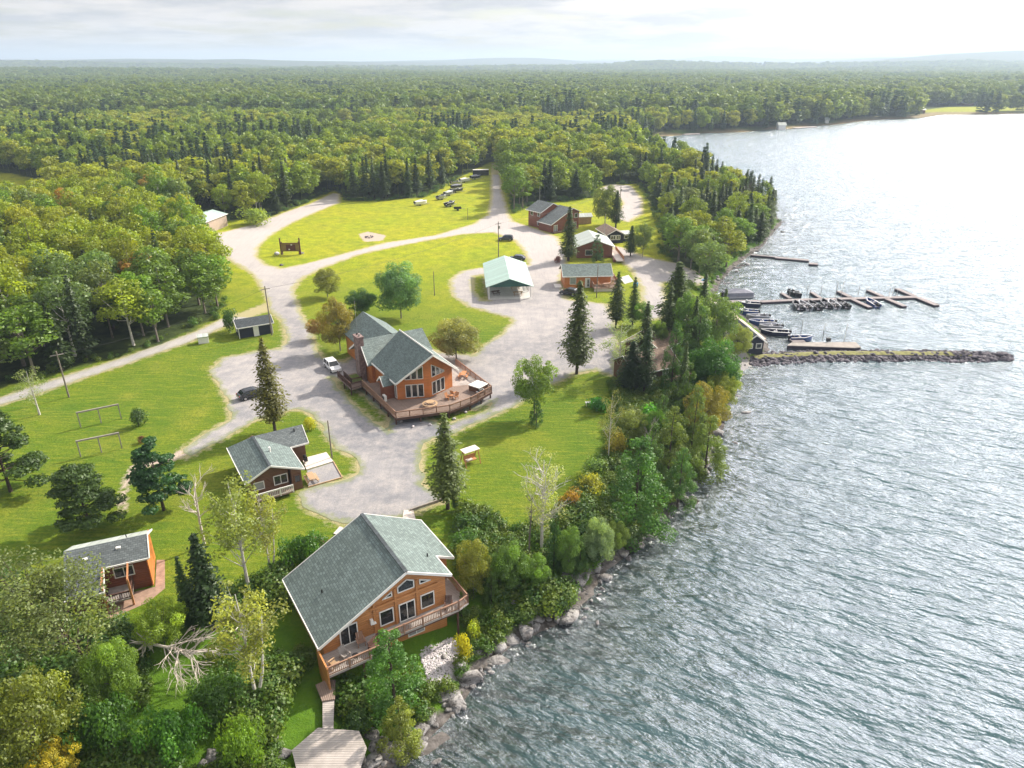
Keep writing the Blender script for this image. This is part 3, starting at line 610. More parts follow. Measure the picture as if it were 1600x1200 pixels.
# hand-placed: kind, base px, base py, top py, crown width in px, tint, label, variant
T = [
 ('pine', 17, 768, 640, 130, DG, 'dark spreading pine cut off by the left edge of the photo beside the lawn', 0),
 ('pine', 140, 824, 728, 118, DG, 'broad dark green pine behind the small log cabin at left', 1),
 ('pine', 256, 797, 686, 98, (.03, .085, .03), 'full dense pine on the lawn right of the dirt footpath', 2),
 ('birch', 62, 648, 573, 52, PAL, 'thin half-bare birch standing on the narrow lane edge', 2),
 ('shrub', 217, 666, 638, 31, (.05, .09, .025), 'round dark green bush beside the swing frames', 0),
 ('shrub', 222, 692, 680, 14, (.12, .06, .03), 'tiny reddish bush on the lawn below the round bush', 1),
 ('finespruce', 430, 674, 527, 66, (.085, .095, .03), 'tall brownish spruce between the two parked cars and the grey-roofed cabin', 1),
 ('birch', 392, 935, 738, 108, (.17, .20, .055), 'tall white-trunked birch in front of the grey-roofed cabin', 0),
 ('birch', 425, 905, 760, 70, (.20, .21, .06), 'smaller yellowing birch close behind the large lakeside cottage', 1),
 ('finespruce', 335, 985, 832, 82, (.018, .045, .018), 'black-green fir standing right of the small log cabin', 0),
 ('finespruce', 303, 985, 868, 50, (.03, .075, .025), 'shorter fir beside the black-green fir', 2),
 ('birch', 402, 1100, 912, 122, (.19, .20, .045), 'golden birch with two pale trunks left of the lakeside cottage', 1),
 ('broadleaf', 74, 1215, 1056, 142, (.13, .15, .022), 'large orange-tipped maple at the bottom left corner', 1),
 ('broadleaf', 100, 1225, 1162, 70, (.42, .34, .03), 'small bright yellow tree at the bottom edge in front of the maple', 2),
 ('broadleaf', 262, 1020, 942, 80, (.20, .27, .03), 'lime green sapling right of the small log cabin porch', 2),
 ('broadleaf', 196, 1120, 1000, 76, (.13, .20, .035), 'mid green tree growing over the fallen bare tree', 0),
 ('thicket', 355, 1110, 1050, 100, (.06, .12, .025), 'dark leafy thicket bush left of the boardwalk', 1),
 ('thicket', 170, 1180, 1095, 110, (.055, .12, .02), 'dark green bush right of the orange-tipped maple', 2),
 ('thicket', 275, 1190, 1110, 110, (.06, .15, .02), 'green bush above the grey rock outcrop at the bottom edge', 0),
 ('thicket', 385, 1195, 1120, 80, (.12, .20, .02), 'bright grassy bush left of the many-sided plank platform', 1),
 ('shrub', 160, 1020, 985, 60, (.06, .12, .025), 'low bush under the small log cabin porch', 2),
 ('cedar', 618, 1112, 982, 118, (.055, .13, .018), 'big green cedar in front of the lakeside cottage deck', 0),
 ('cedar', 628, 1172, 1092, 74, (.13, .15, .022), 'shorter olive cedar between the big cedar and the water', 1),
 ('shrub', 560, 1148, 1110, 46, (.04, .08, .02), 'dark bush beside the many-sided plank platform', 1),
 ('thicket', 480, 893, 833, 84, (.05, .12, .02), 'wide green bush behind the lakeside cottage left eave', 0),
 ('shrub', 497, 868, 838, 46, (.09, .05, .04), 'dark red-leaved bush against the wide green bush', 1),
 ('shrub', 724, 1030, 990, 30, (.34, .31, .015), 'bright yellow flowering bush on the rocky bank by the cottage', 0),
 ('shrub', 737, 1000, 970, 30, (.22, .26, .02), 'smaller yellow-green bush above the yellow flowering bush', 2),
 ('cedar', 722, 975, 925, 34, (.06, .11, .02), 'narrow cedar at the right corner of the cottage deck', 2),
 ('broadleaf', 532, 548, 463, 60, (.18, .15, .035), 'orange-brown maple beside the lodge chimney', 1),
 ('broadleaf', 499, 530, 497, 36, (.20, .12, .04), 'small rust-coloured tree left of the orange-brown maple', 2),
 ('broadleaf', 512, 464, 417, 46, (.15, .16, .035), 'rounded olive tree nearest the road junction', 1),
 ('broadleaf', 567, 492, 452, 50, (.045, .10, .025), 'compact dark green tree left of the silvery maple', 0),
 ('broadleaf', 627, 497, 410, 76, (.11, .20, .09), 'large silvery green maple on the middle lawn', 0),
 ('broadleaf', 713, 562, 497, 82, (.20, .20, .075), 'pale olive crab apple tree at the right side of the lodge', 0),
 ('finespruce', 700, 795, 645, 78, (.075, .115, .05), 'grey-green spruce standing alone beside the gravel turnaround', 1),
 ('finespruce', 712, 797, 763, 18, (.04, .10, .035), 'knee-high young spruce at the foot of the grey-green spruce', 0),
 ('broadleaf', 835, 652, 555, 66, (.12, .18, .04), 'upright tree with leaning pale trunk on the south lawn', 2),
 ('cedar', 838, 664, 625, 30, (.035, .085, .02), 'small dark cedar under the upright south lawn tree', 0),
 ('finespruce', 901, 584, 437, 68, (.055, .085, .04), 'tallest grey spruce at the right edge of the gravel', 0),
 ('finespruce', 888, 407, 322, 46, (.04, .07, .03), 'dark spruce in front of the pale-roofed store', 2),
 ('cedar', 932, 408, 365, 27, (.035, .075, .025), 'rounded cedar against the store front', 0),
 ('shrub', 871, 411, 398, 12, (.16, .05, .05), 'small maroon bush beside the dark spruce', 1),
 ('finespruce', 962, 512, 424, 44, (.035, .065, .03), 'dark spruce right of the orange log cabin deck', 1),
 ('finespruce', 988, 508, 432, 34, (.05, .095, .03), 'slender green spruce next to the dark spruce by the cabin deck', 2),
 ('broadleaf', 1003, 512, 470, 30, (.10, .19, .03), 'bright green young tree by the marina drive', 2),
 ('finespruce', 1052, 520, 408, 78, (.04, .075, .022), 'massive dark spruce above the marina beach', 0),
 ('broadleaf', 1112, 565, 455, 74, (.10, .155, .045), 'pale green poplar beside the boathouse drive', 2),
 ('cedar', 1085, 585, 478, 66, (.05, .10, .025), 'tall cedar behind the brown-roofed cottage', 1),
 ('birch', 966, 590, 497, 60, (.20, .26, .14), 'silvery willow left of the brown-roofed cottage', 2),
 ('finespruce', 985, 612, 532, 58, (.014, .035, .018), 'black spruce in front of the brown-roofed cottage', 0),
 ('finespruce', 1006, 615, 512, 46, (.02, .05, .02), 'pointed dark spruce right of the black spruce', 1),
 ('finespruce', 1063, 632, 532, 34, (.045, .085, .03), 'slender pale-tipped spruce in front of the shore maple', 2),
 ('broadleaf', 1110, 632, 533, 84, (.035, .10, .016), 'large deep green maple leaning over the shore', 0),
 ('broadleaf', 1097, 690, 594, 74, (.17, .15, .03), 'olive and russet tree on the shore below the deep green maple', 1),
 ('cedar', 1100, 745, 648, 74, (.10, .14, .03), 'olive-tipped cedar at the water edge', 1),
 ('cedar', 1042, 752, 635, 72, (.09, .12, .028), 'cedar with bronzed top beside the bleached snag', 2),
 ('cedar', 990, 830, 678, 118, (.05, .12, .022), 'biggest bushy cedar on the shore at the lawn corner', 0),
 ('birch', 950, 722, 608, 38, (.16, .17, .07), 'tall thin dying birch with bare grey top at the lawn edge', 2),
 ('birch', 846, 862, 706, 92, (.26, .28, .14), 'almost leafless pale birch at the lower end of the south lawn', 2),
 ('cedar', 865, 890, 800, 34, (.03, .075, .02), 'narrow dark cedar below the almost leafless birch', 1),
 ('broadleaf', 740, 935, 838, 56, (.17, .18, .035), 'olive tree right of the lakeside cottage roof', 1),
 ('broadleaf', 795, 925, 850, 62, (.10, .17, .035), 'leafy bushy tree on the bank left of the narrow cedar', 0),
 ('broadleaf', 835, 930, 868, 48, (.11, .19, .03), 'low spreading tree on the bank above the shore boulders', 2),
 ('broadleaf', 888, 905, 820, 44, (.10, .17, .04), 'young tree in the shore thicket right of the narrow cedar', 1),
 ('broadleaf', 932, 890, 808, 52, (.17, .23, .13), 'silvery grey-green willow bush at the thicket end', 0),
 ('broadleaf', 962, 872, 815, 40, (.14, .19, .04), 'fan-shaped light green bush above the dark rocks', 2),
 ('shrub', 893, 800, 768, 40, (.28, .17, .03), 'orange-tinged bush on the edge of the south lawn', 0),
 ('shrub', 922, 775, 738, 44, (.24, .24, .03), 'yellow-green bush left of the biggest cedar', 1),
 ('shrub', 925, 740, 712, 40, (.12, .19, .06), 'pale green bush at the foot of the dying birch', 2),
 ('shrub', 965, 712, 675, 40, (.26, .22, .04), 'yellow bush right of the dying birch trunk', 0),
 ('shrub', 935, 640, 618, 40, (.04, .15, .02), 'deep green plant bed bush beside the white bench', 1),
 ('shrub', 1020, 665, 630, 50, (.06, .19, .02), 'vivid green bush near the bleached snag', 2),
 ('shrub', 985, 670, 640, 40, (.15, .17, .06), 'greyish bush between the dying birch and the snag', 0),
 ('shrub', 360, 519, 483, 30, (.05, .10, .025), 'dark bush touching the left wall of the navy shed', 0),
 ('broadleaf', 1152, 562, 505, 42, (.19, .22, .07), 'small pale tree in front of the boathouse', 1),
 ('shrub', 483, 672, 652, 22, (.34, .33, .02), 'small yellow garden bush behind the grey-roofed cabin', 0),
 ('broadleaf', 945, 352, 286, 46, (.11, .14, .03), 'mixed tree behind the navy shed', 1),
 ('finespruce', 962, 356, 297, 32, (.03, .06, .025), 'dark spruce at the navy shed rear', 1),
 ('finespruce', 985, 400, 352, 30, (.04, .08, .03), 'small spruce in front of the navy shed', 0),
 ('broadleaf', 1004, 402, 346, 30, (.11, .15, .05), 'light green tree right of the navy shed', 2),
 ('broadleaf', 797, 262, 222, 26, (.52, .22, .05), 'orange autumn tree at the end of the straight road', 0),
 ('finespruce', 1045, 380, 318, 30, (.03, .06, .025), 'dark spruce at the left side of the point grove', 2),
 ('cedar', 1078, 720, 600, 58, (.09, .13, .03), 'bronzed cedar above the olive-tipped cedar', 0),
 ('cedar', 1058, 795, 700, 66, (.05, .11, .025), 'dark cedar nearest the pale jagged shore rock', 2),
 ('broadleaf', 1122, 662, 580, 52, (.14, .17, .03), 'small shore tree overhanging the water below the maple', 2),
 ('cedar', 1012, 770, 660, 58, (.06, .11, .025), 'cedar wedged between the biggest cedar and the bronze-topped one', 1),
 ('cedar', 1048, 610, 500, 48, (.04, .09, .025), 'straight dark cedar at the right wall of the brown-roofed cottage', 0),
 ('finespruce', 1092, 530, 425, 44, (.035, .07, .025), 'spruce right of the massive dark spruce', 2),
 ('broadleaf', 1070, 545, 455, 56, (.08, .15, .03), 'mid green tree filling the gap behind the brown-roofed cottages', 1),
 ('cedar', 905, 905, 838, 34, (.05, .10, .025), 'short cedar among the bushes above the white round boulder', 2),
 ('broadleaf', 990, 700, 640, 46, (.13, .16, .05), 'greyish scrub tree left of the bronze-topped cedar', 2),
 ('broadleaf', 1020, 700, 640, 46, (.09, .17, .03), 'fresh green tree behind the bleached snag', 0),
 ('cedar', 768, 945, 893, 32, (.07, .12, .025), 'small cedar between the olive tree and the bank trees', 1),
 ('broadleaf', 1135, 615, 560, 40, (.08, .15, .025), 'shore tree at the corner right of the deep green maple', 1),
 ('shrub', 985, 850, 822, 46, (.06, .10, .03), 'dark bush at the water foot of the biggest cedar', 1),
 ('finespruce', 1006, 562, 470, 40, (.03, .06, .022), 'dark spruce between the two brown-roofed cottages', 1),
 ('broadleaf', 1026, 556, 500, 28, (.10, .16, .03), 'small light tree beside the upper brown roof', 0),
 ('finespruce', 1078, 572, 462, 38, (.03, .062, .022), 'spruce standing between the maple and the brown-roofed cottage', 1),
 ('finespruce', 1040, 545, 440, 40, (.035, .065, .022), 'tall spruce above the upper brown roof', 2),
 ('finespruce', 1124, 540, 450, 32, (.04, .08, .025), 'narrow spruce left of the boathouse', 0),
 ('cedar', 1070, 660, 565, 44, (.05, .09, .02), 'upright cedar left of the olive and russet tree', 1),
 ('cedar', 1030, 700, 615, 44, (.05, .10, .02), 'cedar behind the bleached snag', 0),
 ('thicket', 730, 862, 838, 66, (.06, .14, .02), 'green bush near the cottage rear walkway', 1),
 ('shrub', 770, 905, 875, 50, (.07, .17, .02), 'leafy bush on the bank behind the leafy bushy tree', 2),
 ('shrub', 400, 350, 325, 60, (.17, .22, .03), 'low yellow-green bush at the mouth of the left road', 0),
 ('shrub', 318, 355, 325, 34, (.07, .12, .03), 'bush behind the pale green roofed garage', 1),
]
for kd, bx, by, ty, wp, tint, lab, var in T:
    x, y = G(bx, by, -.3 if by > 780 else 0); 
    z = hz(x, y); x, y = G(bx, by, z); z = hz(x, y)
    if kd == 'finespruce': tint = (tint[0]*1.2, tint[1], tint[2]*.6)
    dep = y*cP-(z-H)*sP; w = wp*dep/F*.98; tint = up(tint, 1.8 if kd == 'finespruce' else 1.75); h = max(.5, zfor(x, y, ty)-z)
    put_tree(kd, x, y, h, w, tint, lab, None, var, None, z)
# leaning birch at lower left
x, y = G(162, 1085, -.5); put_tree('leaningbirch', x, y, 12.5, 10, (.20, .25, .085), 'big leaning birch with a dark trunk at lower left', None, 0, .15)
# bare trees
def bare(name, px, py, h, seed, label, thick=.16, spread=.5, m='deadwood', tilt=None, n1=9):
    rnd = random.Random(seed); x, y = G(px, py); mb = MB(); br = MB()
    mb.tube([(0, 0, -.3), (0, 0, h*.35), (h*.02, 0, h*.7), (h*.03, h*.02, h)], [thick, thick*.8, thick*.5, thick*.12], 6)
    def grow(p, d, L, r, dep):
        q = p+d*L; m_ = p+d*L*.5+Vector((rnd.uniform(-.1, .1), rnd.uniform(-.1, .1), rnd.uniform(-.05, .1)))*L; br.tube([p, m_, q], [r, r*.75, r*.45], 4, False)
        if dep:
            for _ in range(3):
                e = (d+Vector((rnd.uniform(-.7, .7), rnd.uniform(-.7, .7), rnd.uniform(-.3, .7)))).normalized(); grow(p.lerp(q, rnd.uniform(.4, 1)), e, L*.6, r*.5, dep-1)
    for i in range(n1):
        a = i*2.4+rnd.random(); z = h*rnd.uniform(.35, .95); d = Vector((math.cos(a), math.sin(a), .8)).normalized(); grow(Vector((0, 0, z)), d, h*spread*rnd.uniform(.3, .6), thick*.4, 2)
    r = empty(name, (x, y, hz(x, y)), 0, label, 'dead tree')
    if tilt: r.rotation_euler = tilt
    mb.build('trunk', M[m], r); br.build('branch', M[m], r); return r
bare('dead_tree', 320, 852, 8.5, 3, 'bleached leafless dead tree in front of the grey-roofed cabin')
bare('dead_tree', 1012, 712, 5, 5, 'bleached forked snag in the shore thicket', .14)
bare('dead_tree', 827, 868, 8, 8, 'bare straight trunk left of the almost leafless birch', .13, .12, 'barkgrey')
bare('dead_tree', 1163, 338, 13, 9, 'thin leafless tree leaning out over the water at the point', .16, .3, 'barkgrey')
bare('dead_tree', 846, 866, 11.5, 12, 'pale branching birch skeleton with hardly any leaves on the south lawn', .16, .38, 'birch', None, 16)
r = bare('fallen_tree', 236, 1035, 6.2, 17, 'fallen bare tree with spreading bleached branches and root plate', .15, .8, 'deadwood', (R(80), 0, R(66)), 26); r.location.z += 2.3
rb = MB()
for i in range(26):
    a = i*.8; rb.tube([(0, 0, .1), (math.cos(a)*.7, math.sin(a)*.7, random.uniform(-.2, .3)), (math.cos(a)*random.uniform(.9, 1.5), math.sin(a)*random.uniform(.9, 1.5), random.uniform(-.6, .5))], [.12, .07, .02], 4, False)
rb.build('root_plate', M['deadwood'], r)
# --- woods: scatter over all land that is not open, nearest as individuals, the rest as one mass
random.seed(99); cand = []
OA = np.array(OPENW)
def scatter(x0, x1, y0, y1, st, jitt=.42):
    gx = np.arange(x0, x1, st); gy = np.arange(y0, y1, st); XX, YY = np.meshgrid(gx, gy); XX = XX+(np.arange(len(gy))[:, None] % 2)*st/2
    XX = (XX+RNG.uniform(-jitt, jitt, XX.shape)*st).ravel(); YY = (YY+RNG.uniform(-jitt, jitt, YY.shape)*st).ravel()
    h_ = H-0; dep = YY*cP+H*sP; px = 800+F*XX/dep; up = YY*sP-H*cP; py = 600-F*up/dep
    k = (px > -150) & (px < 1750) & (py < 700); XX, YY = XX[k], YY[k]
    k = sdf(LAND, XX, YY) > .9; XX, YY = XX[k], YY[k]
    k = sdf(OPENW, XX, YY) < -.4
    for c in CLEAR: k &= sdf(c, XX, YY) < 0
    return XX[k], YY[k]
bands = [scatter(-240, 120, 85, 330, 5.5), scatter(-420, 420, 330.1, 620, 6.8), scatter(-900, 1100, 620.1, 1150, 8.0), scatter(-1900, 2000, 1150.1, 2300, 13.), scatter(-3600, 3800, 2300.1, 4300, 25.)]
TX = np.concatenate([b[0] for b in bands]); TY = np.concatenate([b[1] for b in bands]); BI = np.concatenate([np.full(len(b[0]), i) for i, b in enumerate(bands)])
pn = fbm(TX/45., TY/45., 51, 3)+RNG.normal(size=len(TX))*.07
lin = np.array([(TX[i], TY[i]) for i in range(len(TX))])
con = pn > .605
# the point and the shore side carry more evergreens
dS = sdf(LAND, TX, TY); con |= (TX > 20) & (TY < 330) & (RNG.uniform(size=len(TX)) < .24); con |= (dS < 16) & (TY > 300) & (RNG.uniform(size=len(TX)) < .4); con &= ~((TX < -40) & (TY < 260) & (RNG.uniform(size=len(TX)) < .8))
TH = np.where(con, RNG.uniform(11, 17, len(TX)), RNG.uniform(11.5, 16.5, len(TX)))*(.85+.3*fbm(TX/60., TY/60., 57, 2))
TH = TH*1.06*np.where(RNG.uniform(size=len(TX)) < .15, .72, 1.); TH = np.where((TX > 20) & (TY < 320), TH*.72, TH)
TZ = height(TX, TY, dS)
# what can be seen: sort by size in the picture, front rows first
od = -sdf(OPENW, TX, TY); dist = np.hypot(TX, TY)
dep = TY*cP+H*sP; pxx = 800+F*TX/dep
inview = (pxx > -40) & (pxx < 1640)
ind = np.zeros(len(TX), bool)
for cflag, nmax in ((False, 245), (True, 235)):
    idx = np.where((con == cflag) & inview)[0]; ind[idx[np.argsort(dist[idx])[:nmax]]] = True
def stand(x, y):
    px, py = PX(x, y)
    if px < 350 and y < 245: return 'left woods beside the narrow lane', 'trees of the left woods', py
    if px < 790: return 'middle woods behind the far lawn', 'trees of the middle woods', py
    if x > 60 or px > 1005: return 'grove on the wooded point', 'trees of the point grove', py
    return 'woods behind the two-storey cabin', 'trees behind the two-storey cabin', py
SPECIAL_DONE = set()
for i in np.where(ind)[0]:
    x, y = TX[i], TY[i]; st_, gr, py = stand(x, y); n_ = noise(np.array([x/16.]), np.array([y/16.]), 77)[0]
    if con[i]:
        lab = 'dark pointed spruce in the '+st_ if TH[i] > 13 else 'shorter dark spruce in the '+st_; t = jit((.060, .100, .026), .25)
        put_tree('spruce', x, y, TH[i]*.98, random.uniform(4.6, 6.8), t, lab, 'spruces, '+gr)
    else:
        if random.random() < .007: t = jit((.26, .17, .035)); w_ = 'orange-tinged poplar'
        elif n_+random.uniform(-.25, .25) > .47: t = jit((.20, .235, .018)); w_ = 'yellow-green poplar'
        elif random.random() < .3: t = jit((.12, .165, .055)); w_ = 'grey-green poplar'
        else: t = jit((.105, .17, .02)); w_ = 'mid green poplar'
        put_tree('poplar', x, y, TH[i], random.uniform(6.8, 9.6)*(.95 if x > 20 else 1), up(t, 1.6), w_+' in the '+st_, w_+'s, '+gr)
# mass of remaining trees: instances on points
def gn_scatter(name, protos, X_, Y_, Z_, S_, label, cat, SX_=None):
    c = bpy.data.collections.new(name+'_protos')
    for k, (tm, cm, tint) in enumerate(protos): c.objects.link(bpy.data.objects.new('%s_kind_%02d' % (name, k), cm))
    me = bpy.data.meshes.new(name); n = len(X_); me.vertices.add(n); me.vertices.foreach_set('co', np.stack([X_, Y_, Z_], 1).astype(np.float32).ravel())
    pk = np.clip((noise(X_/130., Y_/130., 41)*.4+noise(X_/420., Y_/420., 43)*.5+noise(X_/30., Y_/30., 42)*.35+RNG.uniform(-.25, .2, n))*len(protos), 0, len(protos)-.01)
    for nm, ar in (('sz', S_), ('sx', S_ if SX_ is None else SX_), ('pk', np.floor(pk))):
        a = me.attributes.new(nm, 'FLOAT', 'POINT'); a.data.foreach_set('value', np.asarray(ar, np.float32))
    o = link(name, me); g = bpy.data.node_groups.new(name, 'GeometryNodeTree'); g.interface.new_socket('Geometry', in_out='INPUT', socket_type='NodeSocketGeometry'); g.interface.new_socket('Geometry', in_out='OUTPUT', socket_type='NodeSocketGeometry')
    t = NT(g); gi = t.new('NodeGroupInput'); go = t.new('NodeGroupOutput'); ip = t.new('GeometryNodeInstanceOnPoints'); ci = t.new('GeometryNodeCollectionInfo'); ci.inputs['Collection'].default_value = c; ci.inputs['Separate Children'].default_value = True; ci.inputs['Reset Children'].default_value = True
    t.link(gi.outputs[0], ip.inputs['Points']); t.link(ci.outputs[0], ip.inputs['Instance']); ip.inputs['Pick Instance'].default_value = True
    ri = t.new('FunctionNodeRandomValue', data_type='INT'); ri.inputs[4].default_value = 0; ri.inputs[5].default_value = len(protos)-1; npk = t.new('GeometryNodeInputNamedAttribute', data_type='FLOAT'); npk.inputs[0].default_value = 'pk'; t.link(npk.outputs[0], ip.inputs['Instance Index'])
    rr = t.new('FunctionNodeRandomValue', data_type='FLOAT'); rr.inputs[2].default_value = 0; rr.inputs[3].default_value = 6.283
    cx = t.new('ShaderNodeCombineXYZ'); t.link(rr.outputs[1], cx.inputs[2]); t.link(cx.outputs[0], ip.inputs['Rotation'])
    na = t.new('GeometryNodeInputNamedAttribute', data_type='FLOAT'); na.inputs[0].default_value = 'sz'; nb = t.new('GeometryNodeInputNamedAttribute', data_type='FLOAT'); nb.inputs[0].default_value = 'sx'
    sc3 = t.new('ShaderNodeCombineXYZ'); t.link(nb.outputs[0], sc3.inputs[0]); t.link(nb.outputs[0], sc3.inputs[1]); t.link(na.outputs[0], sc3.inputs[2]); t.link(sc3.outputs[0], ip.inputs['Scale']); t.link(ip.outputs[0], go.inputs[0])
    mo = o.modifiers.new('scatter', 'NODES'); mo.node_group = g
    return tag(o, label, cat, None, 'stuff')
def massproto(kind, gen, pal, mk):
    out = []
    for i, (c1, c2) in enumerate(pal):
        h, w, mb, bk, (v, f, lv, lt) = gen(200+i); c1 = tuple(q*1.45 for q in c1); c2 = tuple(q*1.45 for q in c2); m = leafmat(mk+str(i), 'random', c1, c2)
        v = np.concatenate([v, np.array([[0, 0, 0.], [.12, 0, 0], [.05, .05, h*.8], [0, .1, h*.8]])]); f = np.concatenate([f, np.array([[len(v)-4, len(v)-3, len(v)-2, len(v)-1]])])
        out.append((None, npmesh(mk+str(i), v, f, m, False, None, dict(lv=np.append(lv, 1), lt=np.append(lt, 0))), None))
    return out
PALD = [((.085, .15, .02), (.12, .19, .02)), ((.11, .18, .02), (.17, .235, .02)), ((.19, .255, .018), (.14, .215, .02)), ((.225, .265, .025), (.22, .245, .03))]
PALC = [((.040, .080, .034), (.065, .11, .04)), ((.05, .095, .035), (.03, .065, .03))]
PALF = [((.075, .145, .035), (.10, .165, .035)), ((.10, .165, .035), (.14, .20, .035)), ((.15, .20, .035), (.11, .17, .04)), ((.18, .22, .04), (.13, .18, .045))]
mid_d = massproto('d', lambda s: decid(s, nl=20, per=36, size=.58, w=7), PALD, 'mixed_leaf')
mid_c = massproto('c', lambda s: conifer(s, lev=26, br=8, size=.7, frond=4, w=5.2), PALC, 'needle')
far_d = massproto('fd', lambda s: decid(s, nl=11, per=13, size=1.15, w=8.5, h=14, rl=(1.5, 2.2)), PALF, 'far_leaf')
far_c = massproto('fc', lambda s: conifer(s, lev=13, br=6, size=1.3, frond=2, w=5.6), PALC, 'far_needle')
rest = ~ind
for nm, sel, pr in (('forest_near', rest & (BI <= 1) & ~con, mid_d), ('evergreens_near', rest & (BI <= 1) & con, mid_c), ('forest_far', rest & (BI > 1) & ~con, far_d), ('evergreens_far', rest & (BI > 1) & con, far_c)):
    f = {2: 1.25, 3: 1.45, 4: 2.2}; S = TH[sel]/14*np.array([{0: 1, 1: 1.05, 2: 1.3, 3: 1.3, 4: 1.3}[b] for b in BI[sel]]); SX = S*np.array([{0: 1.2, 1: 1.25, 2: 1.25, 3: 1.75, 4: 2.8}[b] for b in BI[sel]])*RNG.uniform(.85, 1.15, sel.sum())
    lab = {'forest_near': 'dense broadleaf woods around the clearing', 'evergreens_near': 'evergreens mixed through the surrounding woods', 'forest_far': 'broadleaf forest stretching to the horizon', 'evergreens_far': 'dark evergreens scattered through the distant forest'}[nm]
    gn_scatter(nm, pr, TX[sel], TY[sel], TZ[sel]-.2, S, lab, 'forest', SX)
# undergrowth: bushes nobody could count, at the woods' edge, the shore and lower left
def shrubproto(cols, mk):
    out = []
    for i, (c1, c2) in enumerate(cols):
        h, w, mb, bk, (v, f, lv, lt) = shrub(300+i, h=1.5, w=2.2, nl=6, size=.17, per=120); out.append((None, npmesh(mk+str(i), v, f, leafmat(mk+str(i), 'random', tuple(q*1.5 for q in c1), tuple(q*1.5 for q in c2)), False, None, dict(lv=lv, lt=lt)), None))
    return out
XX = np.concatenate([RNG.uniform(-160, 110, 60000), RNG.uniform(-60, 30, 22000)]); YY = np.concatenate([RNG.uniform(25, 340, 60000), RNG.uniform(25, 110, 22000)]); N6 = len(XX)
d1 = sdf(LAND, XX, YY); d2 = sdf(OPENW, XX, YY); r1 = road_sd(XX, YY); rgh = sdf(ROUGH, XX, YY)
pz = fbm(XX/5., YY/5., 91, 2)
BLD = [W([(440, 900), (570, 800), (720, 860), (720, 980), (640, 1010), (610, 1060), (500, 1075)]), W([(470, 1040), (520, 1062), (540, 1090), (575, 1150), (580, 1225), (450, 1225), (430, 1150)]), W([(640, 975), (722, 940), (725, 985), (700, 1050), (650, 1050)]), W([(90, 850), (250, 820), (250, 960), (150, 985), (90, 950)]), W([(1125, 480), (1175, 500), (1205, 560), (1180, 580), (1120, 560)]), W([(640, 800), (720, 800), (720, 860), (640, 850)]), W([(275, 1140), (360, 1140), (360, 1225), (275, 1225)]), W([(225, 1010), (330, 1000), (345, 1100), (240, 1100)])]
edge = (d1 > 1) & (d2 < 1.5) & (d2 > -3) & (r1 < -1.5) & (sdf(LNW, XX, YY) < -.8) & (pz > .45)
shore = (d1 > .9) & (d1 < 9) & (YY > 55) & (pz > .5) & (r1 < -1.)
ll = (rgh > 0) & (d1 > 1.0) & (pz > np.where(YY < 60, .40, .25))
k = (edge & (RNG.uniform(size=N6) < .5)) | (shore & (XX > -10) & (RNG.uniform(size=N6) < .5)) | ll
for b in BLD: k &= sdf(b, XX, YY) < 0
XX, YY = XX[k], YY[k]; S = RNG.uniform(.4, 1.1, len(XX))*(.6+.8*noise(XX/4, YY/4, 93))*np.where(YY < 75, 1.25, 1); Z_ = height(XX, YY)
gn_scatter('undergrowth', shrubproto([((.04, .11, .014), (.08, .17, .016)), ((.10, .19, .018), (.13, .20, .02)), ((.035, .08, .018), (.06, .12, .03)), ((.13, .18, .02), (.06, .14, .016))], 'undergrowth_leaf'), XX, YY, Z_-.1, S, 'tangled undergrowth along the shore and the woods edge', 'undergrowth')
print('TREES', len(TX), ind.sum(), 'undergrowth', len(XX))
# ------------------------------------------------------------------ building helpers (local frame: u along x, v along y)
def slab(mb, p, t=.16):
    """roof plane p = 4 (or 3) corners, given thickness downwards"""
    mb.extr([Vector(q) for q in p], (0, 0, -t)); return mb
def window(par, a, d, pts, nrm, frame='white', pane='glass', mull=(), name='window', fw=.09, label=None):
    """pts = polygon (t, z) on the facade through a=(u,v) with direction d=(du,dv); nrm outward"""
    d = Vector((d[0], d[1], 0)).normalized(); n = Vector((nrm[0], nrm[1], 0)).normalized(); A = Vector((a[0], a[1], 0))
    P3 = [A+d*t+Vector((0, 0, z)) for t, z in pts]
    mb = MB(); q = [p+n*.01 for p in P3]
    w = mb.extr(q, n*.035).build(name, M[pane], par)
    if label: w['label'] = label
    fb = MB(); c = sum(P3, Vector())/len(P3)
    for i in range(len(P3)):
        p, r = P3[i]+n*.05, P3[(i+1) % len(P3)]+n*.05; e = (r-p).normalized()*fw*.45
        fb.bar(p-e, r+e, fw, .09, n)
    for (m0, m1) in mull: fb.bar(A+d*m0[0]+Vector((0, 0, m0[1]))+n*.05, A+d*m1[0]+Vector((0, 0, m1[1]))+n*.05, fw*.8, .08, n)
    fb.build('window_frame' if name != 'sliding_door' else 'door_frame', M[frame], w); return w
def rect(t0, z0, t1, z1): return [(t0, z0), (t1, z0), (t1, z1), (t0, z1)]
def railing(mb, pts, z, h=.95, step=.16, post=1.8, thick=.05):
    for i in range(len(pts)-1):
        a = Vector((pts[i][0], pts[i][1], z)); b = Vector((pts[i+1][0], pts[i+1][1], z)); L = (b-a).length; u = Vector((0, 0, 1))
        mb.bar(a+u*h, b+u*h, .12, .05); mb.bar(a+u*.12, b+u*.12, .05, .08); mb.bar(a+u*(h-.12), b+u*(h-.12), .05, .08)
        n = max(1, int(L/step))
        for k in range(1, n): p = a.lerp(b, k/n); mb.bar(p+u*.1, p+u*(h-.05), thick, thick*.8)
        m_ = max(1, round(L/post))
        for k in range(m_+1): p = a.lerp(b, k/m_); mb.bar(p-u*.15, p+u*(h+.06), .11)
def posts(mb, pts, z0, z1, w=.16):
    for x, y in pts: mb.bar((x, y, z0), (x, y, z1), w)
